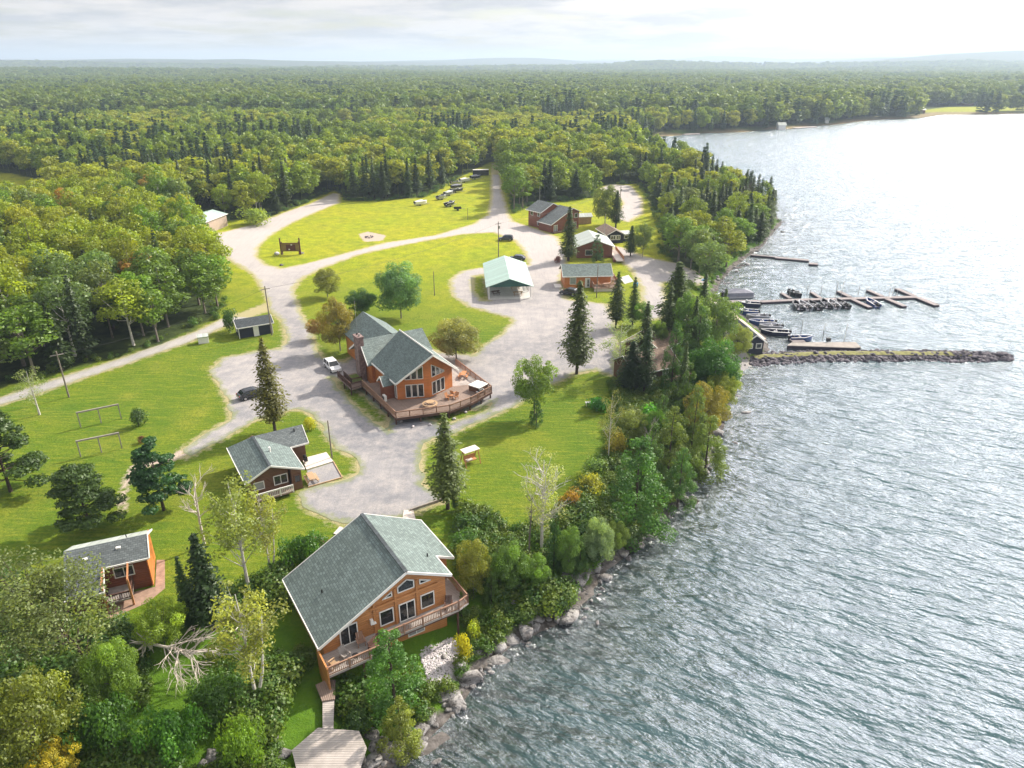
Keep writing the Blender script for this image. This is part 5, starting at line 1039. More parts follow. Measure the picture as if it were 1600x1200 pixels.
# ------------------------------------------------------------------ generic gabled building
def gabled(name, ox, oy, th, wd, dp, eave, ridge, wallm, roofm, label, cat='cabin', over=.45, ridge_axis='x', z0=0., fascia='white'):
    """wd along u, dp along v (walls). ridge along u ('x') or v ('y')"""
    r = empty(name, (ox, oy, z0), R(th), label, cat); w = MB()
    if ridge_axis == 'x':
        w.extr([(0, 0, -1), (0, dp, -1), (0, dp, eave), (0, dp/2, ridge-.12), (0, 0, eave)], (wd, 0, 0)); k = (ridge-eave)/(dp/2); e = eave-over*k+.1
        rf = MB(); slab(rf, [(-over, -over, e), (wd+over, -over, e), (wd+over, dp/2, ridge), (-over, dp/2, ridge)], .12); slab(rf, [(-over, dp/2, ridge), (wd+over, dp/2, ridge), (wd+over, dp+over, e), (-over, dp+over, e)], .12)
        f = [((-over, -over-.03, e-.05), (wd+over, -over-.03, e-.05)), ((-over-.03, -over, e-.05), (-over-.03, dp/2, ridge-.05)), ((-over-.03, dp/2, ridge-.05), (-over-.03, dp+over, e-.05)), ((wd+over+.03, -over, e-.05), (wd+over+.03, dp/2, ridge-.05)), ((wd+over+.03, dp/2, ridge-.05), (wd+over+.03, dp+over, e-.05))]; rm = M[roofm+'X'] if roofm+'X' in M else M[roofm]
    else:
        w.extr([(0, 0, -1), (wd, 0, -1), (wd, 0, eave), (wd/2, 0, ridge-.12), (0, 0, eave)], (0, dp, 0)); k = (ridge-eave)/(wd/2); e = eave-over*k+.1
        rf = MB(); slab(rf, [(-over, -over, e), (-over, dp+over, e), (wd/2, dp+over, ridge), (wd/2, -over, ridge)], .12); slab(rf, [(wd/2, -over, ridge), (wd/2, dp+over, ridge), (wd+over, dp+over, e), (wd+over, -over, e)], .12)
        f = [((-over-.03, -over, e-.05), (-over-.03, dp+over, e-.05)), ((wd+over+.03, -over, e-.05), (wd+over+.03, dp+over, e-.05)), ((-over, -over-.03, e-.05), (wd/2, -over-.03, ridge-.05)), ((wd/2, -over-.03, ridge-.05), (wd+over, -over-.03, e-.05))]; rm = M[roofm+'Y'] if roofm+'Y' in M else M[roofm]
    w.build('wall', M[wallm], r); rf.build('roof', rm, r); fb = MB()
    for a, b in f: fb.bar(a, b, .07, .18)
    fb.build('fascia', M[fascia], r); return r
# 5 shed, 6 white box, 7 garage
s5 = gabled('shed', -51.9, 126.9, 30, 6.2, 3.9, 2.3, 3.3, 'navy', 'roof_dark', 'navy shed with charcoal roof between the gravel roads', 'shed', .35)
window(s5, (0, 0), (1, 0), rect(2.7, .0, 3.6, 2.0), (0, -1), name='door', pane='white'); MB().bar((0, -.02, 0), (0, -.02, 2.2), .12).bar((6.2, -.02, 0), (6.2, -.02, 2.2), .12).build('corner_trim', M['white'], s5); window(s5, (0, 3.9), (0, -1), rect(1.4, .9, 2.3, 1.7), (-1, 0))
s6 = empty('storage_box', (-58.0, 124.9, 0), R(23), 'small white storage box standing on the grass beside the lane', 'box'); MB().box((0, 0, .65), (1.8, 1.2, 1.3)).build('box', M['white'], s6); MB().box((0, 0, 1.4), (2.0, 1.5, .16), 0, .12).build('lid', M['metal_greyX'], s6)
s7 = gabled('garage', -103, 216.5, -8, 9.2, 15, 3.8, 5.0, 'tan', 'metal_green', 'tan garage with pale green metal roof at the edge of the left woods', 'garage', .4, 'y')
# 8 pavilion
O8 = (-5.1, 151.9, R(4)); b8 = empty('picnic_pavilion', (O8[0], O8[1], 0), O8[2], 'open pavilion with pale green metal roof and white concrete floor', 'pavilion')
MB().prism([(-.2, -.6), (9.4, -.6), (9.4, 19.6), (-.2, 19.6)], -.2, .12).build('floor', M['concrete'], b8)
rf = MB(); slab(rf, [(-.7, -.6, 2.9), (-.7, 20.2, 2.9), (4.6, 20.2, 4.75), (4.6, -.6, 4.75)], .12); slab(rf, [(4.6, -.6, 4.75), (4.6, 20.2, 4.75), (9.9, 20.2, 2.9), (9.9, -.6, 2.9)], .12); rf.build('roof', M['metal_greenY'], b8)
g = MB(); g.extr([(-.2, 0, 2.75), (9.4, 0, 2.75), (9.4, 0, 2.98), (4.6, 0, 4.6), (-.2, 0, 2.98)], (0, .1, 0)); g.build('gable_panel', mat('dark_green_gable', (.03, .11, .10), .6), b8)
for u in (0, 9.2):
    for v in (.05, 4.9, 9.8, 14.7, 19.3): MB().bar((u, v, 0), (u, v, 2.85), .2).build('post', M['white'], b8)
rw = MB(); railing(rw, [(0, 1), (0, 19)], .1, .9, .25); railing(rw, [(9.2, 6), (9.2, 19)], .1, .9, .25); rw.build('railing', M['white'], b8)
picnic(*lw(O8, 1.6, 3.2), .12, .4, 'dark picnic table inside the pavilion at its left front', 'raildark'); picnic(*lw(O8, 6.6, 2.2), .12, .1, 'pale picnic table inside the pavilion at its right front', 'wood', 2.2); picnic(*lw(O8, 6.3, 6.2), .12, .1, 'second pale picnic table deeper inside the pavilion', 'wood', 2.2); picnic(*lw(O8, 2.6, 8.5), .12, .1, 'picnic table in the shade at the back of the pavilion', 'rail')
# 9 two-storey cabin
O9 = (8.9, 225.6, R(38)); b9 = empty('two_storey_cabin', (12.2, 219.3, 0), R(36), 'two-storey red-brown cabin with stepped grey roofs at the wood edge', 'cabin')
w = MB(); w.extr([(0, 0, 0), (11, 0, 0), (11, 0, 5.5), (8.2, 0, 6.6), (0, 0, 2.8)], (0, 6.4, 0)); w.extr([(1.2, 6.41, 0), (10, 6.41, 0), (10, 6.41, 5.4), (5.6, 6.41, 7.3), (1.2, 6.41, 5.3)], (0, 7.0, 0)); w.build('wall', M['log_dark'], b9)
rf = MB(); slab(rf, [(-.6, -.5, 2.6), (8.2, -.5, 6.8), (8.2, 6.6, 6.8), (-.6, 6.6, 2.6)], .14); slab(rf, [(8.2, -.5, 6.8), (11.6, -.5, 5.3), (11.6, 6.6, 5.3), (8.2, 6.6, 6.8)], .14); slab(rf, [(.5, 6.2, 5.1), (5.6, 6.2, 7.6), (5.6, 14, 7.6), (.5, 14, 5.1)], .14); slab(rf, [(5.6, 6.2, 7.6), (10.8, 6.2, 5.1), (10.8, 14, 5.1), (5.6, 14, 7.6)], .14); rf.build('roof', M['roof_slateY'], b9)
fa = MB()
for a, b in (((-.6, -.54, 2.55), (8.2, -.54, 6.75)), ((8.2, -.54, 6.75), (11.6, -.54, 5.25)), ((-.64, -.5, 2.55), (-.64, 6.6, 2.55)), ((.46, 6.2, 5.05), (.46, 14, 5.05)), ((.5, 6.16, 5.05), (5.6, 6.16, 7.55)), ((5.6, 6.16, 7.55), (10.8, 6.16, 5.05))): fa.bar(a, b, .08, .2)
fa.build('fascia', M['white'], b9)
window(b9, (0, 0), (1, 0), rect(.9, .1, 2.3, 2.2), (0, -1), name='door', pane='glass_pale', mull=[((1.6, .1), (1.6, 2.2))]); window(b9, (0, 0), (1, 0), rect(7.2, 3.6, 8.3, 5.0), (0, -1)); window(b9, (0, 0), (1, 0), rect(9.2, 3.6, 10.4, 5.0), (0, -1)); window(b9, (0, 0), (1, 0), rect(8.2, .9, 10.0, 2.3), (0, -1), mull=[((9.1, .9), (9.1, 2.3))])
for v in (8.0, 11.5): window(b9, (1.2, 13.4), (0, -1), rect(13.4-v-.6, 3.6, 13.4-v+.6, 4.8), (-1, 0))
window(b9, (1.2, 13.4), (0, -1), rect(4.8, .9, 6.2, 2.1), (-1, 0)); MB().cyl((5.8, 13.5, 7), .05, 5, 6).build('antenna_mast', M['metal'], b9)
MB().prism([(-.3, -1.6), (4.0, -1.6), (4, 0), (-.3, 0)], 0, .35).build('porch_deck', M['raildark'], b9)
# 10 store
b10 = gabled('store', 17.5, 188.3, 3, 9.5, 11.5, 3.2, 5.0, 'log_dark', 'metal_grey', 'store with pale grey metal roof and dark red walls behind two evergreens', 'store', .6, 'y')
window(b10, (0, 0), (1, 0), rect(2.2, .8, 4.2, 2.2), (0, -1)); window(b10, (0, 0), (1, 0), rect(6.2, 0, 7.2, 2.1), (0, -1), name='door', frame='woodorange')
rp = MB(); rp.prism([(9.6, -6), (11.6, -6), (11.6, 6), (9.6, 6)], .5, .75); rpo = rp.build('side_deck', M['cream'], b10); rr_ = MB(); railing(rr_, [(11.55, 6), (11.55, -6)], .75, 1., .25); rr_.build('deck_railing', M['woodorange'], rpo); MB().cyl((8.8, 9, 4), .06, 6, 6).build('antenna_mast', M['metal'], b10)
# 11 orange log cabin with deck
b11 = gabled('orange_cabin', 12.2, 160.4, 4, 10.9, 6.3, 3.0, 4.9, 'log', 'roof_green', 'orange log cabin with green roof and railed deck beside the gravel lot', 'cabin', .45)
window(b11, (0, 0), (1, 0), rect(1.3, .9, 2.7, 2.5), (0, -1), pane='glass_pale'); window(b11, (0, 0), (1, 0), rect(4.9, .1, 6.0, 2.3), (0, -1), name='door', pane='white'); window(b11, (0, 0), (1, 0), rect(5.35, .3, 5.9, 2.1), (0, -1.01), name='window', fw=.05)
dk = MB(); dk.prism([(6.4, -3.4), (11.6, -3.4), (11.6, -.03), (6.4, -.03)], .6, .78); dk.prism([(11.0, -.02), (12.7, -.02), (12.7, 6.5), (11.0, 6.5)], .6, .775); d_ = dk.build('deck', M['deckY'], b11); rr_ = MB(); railing(rr_, [(6.4, -.2), (6.4, -3.35), (11.55, -3.35), (12.65, -.5), (12.65, 6.4)], .78, .95, .22); rr_.build('deck_railing', M['rail'], d_)
MB().prism([(6.5, -3.3), (11.5, -3.3), (11.5, -3.2), (6.5, -3.2)], -.2, .58).build('deck_skirt', M['cream'], b11)
x, y = lw((12.2, 160.4, R(4)), 8.2, -1.6); chair(x, y, .78, 1.0, 'orange chair at the left of the orange cabin deck', 'woodorange', 1.1); x, y = lw((12.2, 160.4, R(4)), 9.6, -1.9); picnic(x, y, .78, .3, 'picnic table on the orange cabin deck', 'rail', 1.7)
x, y = lw((12.2, 160.4, R(4)), 10.9, -.9); chair(x, y, .78, -.8, 'tan chair at the right of the orange cabin deck', 'wood', 1.1)
tag(MB().prism([lw((12.2, 160.4, R(4)), *p) for p in [(-2.1, .3), (-.5, .3), (-.5, 3.0), (-2.1, 3.0)]], -.1, .16).build('concrete_pad', M['white']), 'white concrete pad at the left end of the orange log cabin', 'concrete pad')
padpx('concrete_pad', [(968, 434), (982, 430), (990, 440), (976, 444)], -.1, .08, 'concrete', 'pale pad with equipment beside the marina drive', 'concrete pad'); padpx('planter_box', [(957, 403), (972, 402), (973, 408), (958, 410)], -.1, .7, 'log_dark', 'red-brown planter box beside the store deck', 'planter')
# 12 navy cottage with brown roof
b12 = gabled('navy_cottage', 27.6, 205.0, 12, 4.9, 9.0, 2.7, 4.0, 'navy', 'roof_brown', 'navy cottage with brown shingle roof and white-framed windows', 'cottage', .5, 'y')
window(b12, (0, 0), (1, 0), rect(1.1, 1.1, 2.5, 2.3), (0, -1), mull=[((1.8, 1.1), (1.8, 2.3))], fw=.2); window(b12, (0, 0), (1, 0), rect(2.8, 1.1, 3.9, 2.3), (0, -1), mull=[((3.35, 1.1), (3.35, 2.3))], fw=.2)
w = MB(); w.prism([(4.92, 1.5), (8.0, 1.5), (8.0, 5), (4.92, 5)], 0, 2.2); an = w.build('side_wing', M['navy'], b12); MB().box((6.6, 3.2, 2.3), (3.8, 4.2, .15), 0, .05).build('wing_roof', M['metal_greyX'], an); window(an, (4.92, 1.5), (1, 0), rect(.9, .9, 2.0, 1.8), (0, -1), fw=.2)
# 13 brown-roofed cottage
p13 = G(985, 592)
b13 = gabled('brown_cottage', 19.9, 104.2, 28, 8.2, 6.0, 2.9, 4.8, 'brown', 'roof_brown', 'brown-roofed cottage wrapped by dark spruces above the shore', 'cottage', .6)
window(b13, (0, 0), (1, 0), rect(5.4, 1.1, 6.6, 2.3), (0, -1), pane='glass_pale', mull=[((6, 1.1), (6, 2.3))]); dk = MB(); dk.prism([(4, -2.4), (9.6, -2.4), (9.6, 0), (4, 0)], .5, .68); d_ = dk.build('deck', M['deckY'], b13); rr_ = MB(); railing(rr_, [(4, -2.3), (9.5, -2.3), (9.5, -.1)], .68, .95, .2); rr_.build('deck_railing', M['wood'], d_)
b14 = gabled('tan_roof_cottage', 20.3, 118.5, -38, 7.0, 7.5, 2.8, 4.9, 'raildark', 'roof_brown', 'second brown-roofed cottage behind the first one among evergreens', 'cottage', .6, 'y'); window(b14, (0, 0), (1, 0), rect(2.6, 1.1, 4.2, 2.3), (0, -1))
# 14 cabin in the trees behind
x, y = G(922, 262); b15 = gabled('forest_cabin', x, y, 20, 9, 8, 4.2, 7.2, 'brown', 'roof_brown', 'brown gabled cabin peeking out of the trees behind the two-storey cabin', 'cabin', .5, 'y')
b16 = gabled('small_outbuilding', 22.0, 232.5, 10, 4, 3.5, 2.4, 3.2, 'wood', 'metal_grey', 'small tan outbuilding right of the two-storey cabin', 'shed', .3)
# ------------------------------------------------------------------ boats
def hull_mb(L, B, D, pointed=.38, deckd=.0):
    """bow at +x, closed hull with an inset cockpit"""
    mb = MB(); n = 11; outer = []; inner = []; keel = []
    for i in range(n):
        f = i/(n-1); wv = 1.0 if f < 1-pointed else max(.02, math.cos((f-(1-pointed))/pointed*math.pi/2)**.75)
        sheer = D*(1+.22*max(0, f-.5)**2*4); x = -L/2+L*f; hw = B/2*wv
        outer.append((x, hw, sheer)); inner.append((x*.93 - .02*L, max(0.01, hw-.14*B if hw > .16*B else hw*.25), sheer-.01)); keel.append((x*(.98 if f < .9 else .95), hw*.72, .12+.35*D*max(0, f-.6)))
    vs = []; fs = []
    for (o, i_, k) in zip(outer, inner, keel):
        vs += [(k[0], -k[1], k[2]-.12), (o[0], -o[1], o[2]), (i_[0], -i_[1], i_[2]), (i_[0], -i_[1]*.9, .32*D), (i_[0], i_[1]*.9, .32*D), (i_[0], i_[1], i_[2]), (o[0], o[1], o[2]), (k[0], k[1], k[2]-.12)]
    for s in range(n-1):
        a = s*8; b = a+8
        for j in range(7): fs.append((a+j, a+j+1, b+j+1, b+j))
        fs.append((a+7, a, b, b+7))
    fs.append((0, 7, 6, 5, 4, 3, 2, 1)); e = (n-1)*8; fs.append(tuple(e+k for k in range(8)))
    mb.add(vs, fs); return mb
def boat(kind, x, y, z, rz, label, group, L=5.2, hull='boatnavy', trailer=False, cover=None):
    B = L*.36; D = .95; r = empty('moored_boat' if not trailer else 'parked_boat', (x, y, z), rz, label, 'boat', group)
    h = hull_mb(L, B, D).build('hull', M[hull], r, False)
    MB().box((-L*.08, 0, D*.34), (L*.72, B*.70, .03)).build('floor', M['boatfloor'], r)
    gb = MB(); 
    for s in (-1, 1): gb.bar((-L/2, s*B*.47, D+.02), (L*.12, s*B*.47, D+.02), B*.09, .06)
    gb.bar((L*.12, B*.46, D+.03), (L*.48, 0.03, D*1.2), .1, .06); gb.bar((L*.12, -B*.46, D+.03), (L*.48, -.03, D*1.2), .1, .06); gb.build('gunwale', M[{'alu': 'alu', 'boatblack': 'boatblack', 'boatnavy': 'boatwhite', 'boatblue': 'boatwhite'}.get(hull, 'boatwhite')], r)
    if cover: 
        c = MB(); c.extr([(-L*.46, -B*.46, D+.05), (L*.2, -B*.46, D+.05), (L*.46, 0, D*1.2), (L*.2, B*.46, D+.05), (-L*.46, B*.46, D+.05)], (0, 0, .05)); c.add([(-L*.44, -B*.45, D+.1), (L*.2, -B*.45, D+.1), (L*.2, B*.45, D+.1), (-L*.44, B*.45, D+.1), (-L*.2, 0, D+.5), (L*.1, 0, D+.6)], [(0, 1, 5, 4), (2, 3, 4, 5), (1, 2, 5), (3, 0, 4)]); c.build('cover', M[cover], r)
    else:
        for k, xx in enumerate((-.28, -.02)): 
            for s in (-1, 1): MB().box((L*xx, s*B*.22, D*.62), (.42, .42, .36)).box((L*xx-.2, s*B*.22, D*.95), (.1, .42, .42)).build('seat', M['boatwhite' if k else 'black'], r)
        if kind == 'runabout':
            wsd = MB(); wsd.extr([(L*.10, -B*.42, D+.05), (L*.16, -B*.2, D+.05), (L*.16, B*.2, D+.05), (L*.10, B*.42, D+.05), (L*.06, B*.40, D+.5), (L*.12, B*.18, D+.52), (L*.12, -B*.18, D+.52), (L*.06, -B*.40, D+.5)][:4]+[], (-.12, 0, .5)); wsd.build('windshield', M['glass_pale'], r)
            MB().prism([(L*.16, -B*.38), (L*.42, -B*.08), (L*.42, B*.08), (L*.16, B*.38)], D*.98, D*1.05).build('bow_deck', M['boatwhite' if hull != 'boatblack' else 'black'], r)
        else: MB().box((L*.22, 0, D*.5), (L*.22, B*.5, .06)).build('casting_deck', M['boatfloor'], r)
    MB().box((-L*.53, 0, D*.95), (.45, .4, .55)).box((-L*.53, 0, D*.4), (.18, .16, .8)).build('outboard_motor', M['black'], r, bevel=.04)
    if trailer:
        t_ = MB(); t_.bar((-L*.45, -.7, -.15), (L*.3, -.7, -.15), .1).bar((-L*.45, .7, -.15), (L*.3, .7, -.15), .1).bar((L*.3, -.7, -.15), (L*.72, 0, -.15), .1).bar((L*.3, .7, -.15), (L*.72, 0, -.15), .1); t_.build('trailer', M['metal'], r)
        for s in (-1, 1): MB().cyl((-L*.18, s*.98-.1, -.28), .32, .2, 14, 'Y').build('wheel', M['tyre'], r)
    return r
MG = 'boats moored in the marina'
def at_px(px, py, z=WZ): return G(px, py, z)
def boat_px(kind, p0, p1, label, hull, cover=None, L=None, group=MG, z=WZ-.1, trailer=False):
    a = Vector(at_px(*p0, z=z+.5)); b = Vector(at_px(*p1, z=z+.5)); m_ = (a+b)/2; d = b-a
    return boat(kind, m_.x, m_.y, z, math.atan2(d.y, d.x), label, group, L or max(4.2, d.length*.93), hull, trailer, cover)
Z1 = lambda x, y: (1120+x/7.273, 440+y/7.273)
Z2 = lambda x, y: (1120+x/4.444, 380+y/4.444)
# along the beach: bow (left) pulled up, engine to the right
boat_px('runabout', Z1(500, 265), Z1(225, 250), 'dark runabout tied against the near side of the main dock root', 'boatnavy')
boat_px('runabout', Z1(480, 355), Z1(195, 335), 'navy runabout with raised white windshield, first on the beach below the dock', 'boatblue')
boat_px('fishing', Z1(600, 405), Z1(320, 400), 'silver aluminium boat, second on the beach', 'alu')
boat_px('fishing', Z1(670, 470), Z1(340, 460), 'dark hulled fishing boat, third on the beach', 'boatblue')
boat_px('fishing', Z1(745, 520), Z1(465, 515), 'slim silver aluminium boat, fourth on the beach', 'alu')
boat_px('fishing', Z1(835, 590), Z1(480, 570), 'largest dark fishing boat, last on the beach above the boathouse', 'boatnavy')
boat_px('fishing', Z1(815, 650), Z1(1095, 645), 'dark boat with covered motor beside the grey pier', 'boatblue')
boat_px('runabout', Z1(820, 110), Z1(970, 175), 'black boat in the first slip on the far side of the main dock', 'boatblack')
for i, (a, b, lab, hu) in enumerate([((950, 315), (880, 235), 'black rimmed boat, first in the near slips', 'boatblack'), ((1040, 305), (945, 240), 'silver boat, second in the near slips', 'alu'), ((1150, 300), (1060, 245), 'black boat, third in the near slips', 'boatblack'),
        ((1265, 290), (1200, 220), 'black rimmed boat right of the third near slip', 'boatblack'), ((1360, 295), (1280, 225), 'silver boat in the fifth near slip', 'alu'), ((1480, 290), (1360, 220), 'black boat with outboard in the sixth near slip', 'boatblack')]):
    boat_px('fishing', Z1(*a), Z1(*b), lab, hu, L=5.2)
boat_px('fishing', Z2(1110, 435), Z2(1045, 395), 'lone boat in the slip nearest the lake end', 'boatblue', L=5.2)
# pontoon boat
x, y = at_px(1152, 464); pb = empty('pontoon_boat', (x, y, WZ), R(5), 'grey covered pontoon boat tied to the far side of the dock root', 'boat', MG)
for s in (-1, 1): MB().tube([(-3.7, s*.95, .15), (3.3, s*.95, .15), (3.9, s*.95, .35)], [.33, .33, .05], 10).build('pontoon', M['alu'], pb)
MB().box((0, 0, .55), (7.2, 2.5, .12)).build('deck', M['boatfloor'], pb); MB().box((0, 0, .95), (6.8, 2.4, .7)).add([(-3.3, -1.15, 1.3), (3.2, -1.15, 1.3), (3.2, 1.15, 1.3), (-3.3, 1.15, 1.3), (-1, 0, 2.1), (1.4, 0, 1.9)], [(0, 1, 5, 4), (2, 3, 4, 5), (1, 2, 5), (3, 0, 4)]).build('cover', M['boatgrey'], pb); MB().box((-3.9, 0, .8), (.5, .4, .8)).build('outboard_motor', M['black'], pb)
# ------------------------------------------------------------------ docks
def dockseg(par, a, b, wd, name='walkway', z=WZ+.42, th=.16, skirt=True):
    A = Vector((a[0], a[1], z)); B = Vector((b[0], b[1], z)); s = MB().bar(A, B, wd, th).build(name, M['dockpink'], par)
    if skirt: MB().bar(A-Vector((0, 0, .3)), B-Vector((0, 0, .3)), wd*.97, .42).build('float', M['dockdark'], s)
    return s
DZ = WZ+.45
md = empty('marina_dock', (0, 0, 0), 0, 'long floating main dock with ten finger slips reaching into the lake', 'dock')
pts = [G(*Z2(45, 408), DZ), G(*Z2(300, 405), DZ), G(*Z2(520, 394), DZ), G(*Z2(900, 384), DZ), G(*Z2(1395, 372), DZ)]
for i in range(4): dockseg(md, pts[i], pts[i+1], 1.35 if i else 2.2)
for a, b, w_ in [((450, 345), (512, 382), 1.1), ((655, 338), (722, 380), 1.1), ((845, 332), (925, 372), 1.4), ((1052, 325), (1150, 368), 1.3), ((1250, 315), (1370, 365), 1.5), ((575, 400), (640, 452), 1.), ((760, 396), (830, 440), 1.), ((945, 390), (1065, 444), 1.4), ((1180, 385), (1305, 437), 1.5), ((1400, 378), (1530, 430), 1.8)]:
    dockseg(md, G(*Z2(*a), DZ), G(*Z2(*b), DZ), w_*.8, 'finger')
mb = MB()
for q in [(370, 385), (440, 380), (500, 378), (640, 375), (625, 345), (720, 345), (820, 378), (832, 322), (870, 318), (1030, 355), (1195, 355), (1215, 352), (1245, 368), (860, 372), (980, 350)]:
    x, y = G(*Z2(q[0], q[1]+12), WZ); mb.bar((x, y, WZ-1), (x, y, WZ+2.2), .09)
mb.build('mooring_pole', M['metal'], md)
d2_ = empty('swim_dock', (0, 0, 0), 0, 'narrow sectional dock off the wooded point', 'dock')
dockseg(d2_, G(*Z2(235, 80), DZ), G(*Z2(405, 94), DZ), .9); dockseg(d2_, G(*Z2(405, 98), DZ), G(*Z2(640, 118), DZ), 1.7); dockseg(d2_, G(*Z2(640, 140), DZ), G(*Z2(702, 144), DZ), 1.7, 'end_platform')
gp = empty('grey_pier', (0, 0, 0), 0, 'wide grey plank pier beside the rock breakwater', 'pier')
PZ = WZ+.75; pl = [G(*Z1(*p), PZ) for p in [(800, 725), (850, 690), (1580, 685), (1640, 745), (1560, 752)]]
MB().prism(pl[::-1], PZ-.1, PZ).build('planks', M['oldwood'], gp); pl2 = [(x*.999, y*.999) for x, y in pl]; MB().prism(pl2[::-1], WZ-1.2, PZ-.1).build('crib', M['dockdark'], gp)
mb = MB()
for q in [(945, 600), (1195, 640), (1445, 640)]: x, y = G(*Z1(q[0], q[1]+40), WZ); mb.bar((x, y, WZ-1), (x, y, WZ+3.6), .09)
mb.build('mooring_pole', M['metal'], gp); x, y = G(*Z1(1265, 678), PZ); MB().box((x, y, PZ+.35), (.7, .6, .7)).build('bollard_box', M['black'], gp)
pd = empty('small_dock', (0, 0, 0), 0, 'short pink-toned dock between the dark boat and the grey pier', 'dock'); dockseg(pd, G(*Z1(845, 672), DZ), G(*Z1(990, 668), DZ), 1.6)
# boathouse beside the beach
bh = gabled('boathouse', 43.2, 122.4, 5.5, 3.4, 8.5, 2.5, 3.8, 'navy', 'roof_dark', 'navy boathouse with charcoal roof and white window frames at the root of the breakwater', 'boathouse', .4, 'y', -1.3)
window(bh, (0, 0), (1, 0), rect(.3, 1.1, 1.3, 2.0), (0, -1), fw=.14); window(bh, (0, 0), (1, 0), rect(2.0, 1.1, 3.0, 2.0), (0, -1), fw=.14)
q = [G(*Z1(*p), 1.2) for p in [(60, 310), (180, 330), (560, 640), (470, 650)]]; q2 = [G(*Z1(*p), 1.2) for p in [(60, 310), (-20, 380), (120, 580), (240, 480)]]
lr = empty('long_metal_roof', (0, 0, 0), 0, 'long tan metal roof covering the boat slips by the beach', 'canopy'); z0_ = [1.0, 1.0, .9, .9]  # strip taken for a boardwalk, modelled as a thin slab on posts
a0, a1, a2, a3 = [Vector((p[0], p[1], 1.0)) for p in q]; mb = MB(); mb.extr([a0, a3, a2, a1], (0, 0, -.1)); rfo = mb.build('roof', M['tanroof'], lr)
m1 = (a1+a2)/2; pp = MB()
for k in range(7):
    for A_, B_ in ((a0, a3), (a1, a2)): p = A_.lerp(B_, .04+k*.153); pp.bar((p.x, p.y, WZ-.4), (p.x, p.y, .9), .14)
pp.build('post', M['wood'], lr)
x, y = G(*Z1(170, 660), -1); 
# ------------------------------------------------------------------ rocks
def rock_verts(rng, n=1, sub=1):
    t = (1+5**.5)/2; v = np.array([(-1, t, 0), (1, t, 0), (-1, -t, 0), (1, -t, 0), (0, -1, t), (0, 1, t), (0, -1, -t), (0, 1, -t), (t, 0, -1), (t, 0, 1), (-t, 0, -1), (-t, 0, 1)], float); v = unit(v)
    f = [(0, 11, 5), (0, 5, 1), (0, 1, 7), (0, 7, 10), (0, 10, 11), (1, 5, 9), (5, 11, 4), (11, 10, 2), (10, 7, 6), (7, 1, 8), (3, 9, 4), (3, 4, 2), (3, 2, 6), (3, 6, 8), (3, 8, 9), (4, 9, 5), (2, 4, 11), (6, 2, 10), (8, 6, 7), (9, 8, 1)]
    v = v.tolist()
    for _ in range(sub):
        c = {}; nf = []
        def mid(a, b):
            k = (min(a, b), max(a, b))
            if k not in c: m_ = (np.array(v[a])+np.array(v[b])); m_ = m_/np.linalg.norm(m_); c[k] = len(v); v.append(m_.tolist())
            return c[k]
        for a, b, d in f:
            x_, y_, z_ = mid(a, b), mid(b, d), mid(d, a); nf += [(a, x_, z_), (b, y_, x_), (d, z_, y_), (x_, y_, z_)]
        f = nf
    return np.array(v), np.array(f)
RV, RF = rock_verts(RNG, sub=1)
def rock_shape(rng, s, flat=.6):
    v = RV.copy(); 
    for _ in range(11):
        n = unit(rng.normal(size=3)); d = rng.uniform(.42, .8); k = v@n; v = v-np.outer(np.maximum(0, k-d), n)
    v = v*rng.uniform(.92, 1.08, (len(v), 1)); v = v*np.array([rng.uniform(.8, 1.35), rng.uniform(.7, 1.1), flat*rng.uniform(.7, 1.2)])*s
    a = rng.uniform(0, 6.28); c, s_ = math.cos(a), math.sin(a); return v@np.array([[c, s_, 0], [-s_, c, 0], [0, 0, 1]])
def rocks(name, pts, sizes, zf, m, label, cat, flat=.6, sink=.2):
    rng = np.random.default_rng(5); Vs = []; Fs = []; o = 0
    for (x, y), s in zip(pts, sizes):
        v = rock_shape(rng, s, flat)+np.array([x, y, zf(x, y)+s*flat*sink]); Vs.append(v); Fs.append(RF+o); o += len(v)
    return tag(link(name, npmesh(name, np.concatenate(Vs), np.concatenate(Fs), M[m])), label, cat, None, 'stuff')
rg = np.random.default_rng(12); random.seed(12)
# breakwater: core mound, grass crest, armour stones
B0 = G(*Z1(330, 830), WZ); cl = [G(1165, 560, WZ+.3), G(1220, 556, WZ+.3), (G(1300, 553, WZ+.3)), G(1400, 553, WZ+.3), G(1500, 554, WZ+.3), G(1578, 556, WZ+.3)]
pts = []; szs = []; cv = [Vector(p) for p in cl]; Ls = [(cv[i+1]-cv[i]).length for i in range(5)]; tot = sum(Ls)
def along(s):
    for i, L in enumerate(Ls):
        if s <= L or i == 4: t_ = s/L; p = cv[i].lerp(cv[i+1], min(1, t_)); d = (cv[i+1]-cv[i]).normalized(); return p, Vector((-d.y, d.x))
        s -= L
mb = MB(); prof = [(-2.6, -1.2), (-1.2, .35), (0, .62), (1.2, .4), (2.4, -1.2)]; st_ = []
for i in range(41):
    p, nn = along(tot*i/40); k = 1 if i < 34 else 1-(i-34)/6*.55
    for a, h_ in prof: st_.append((p.x+nn.x*a*k, p.y+nn.y*a*k, WZ+h_*k*(1 if h_ < 0 else 1)))
mb.add(st_, [(i*5+j, i*5+j+1, (i+1)*5+j+1, (i+1)*5+j) for i in range(40) for j in range(4)])
bwk = empty('rock_breakwater', (cl[0][0], cl[0][1], 0), 0, 'long rubble breakwater of dark stones reaching right into the lake', 'breakwater'); o = mb.build('core', M['rockdark'], bwk); o.location = (-cl[0][0], -cl[0][1], 0)
pts = []; szs = []; zs = {}
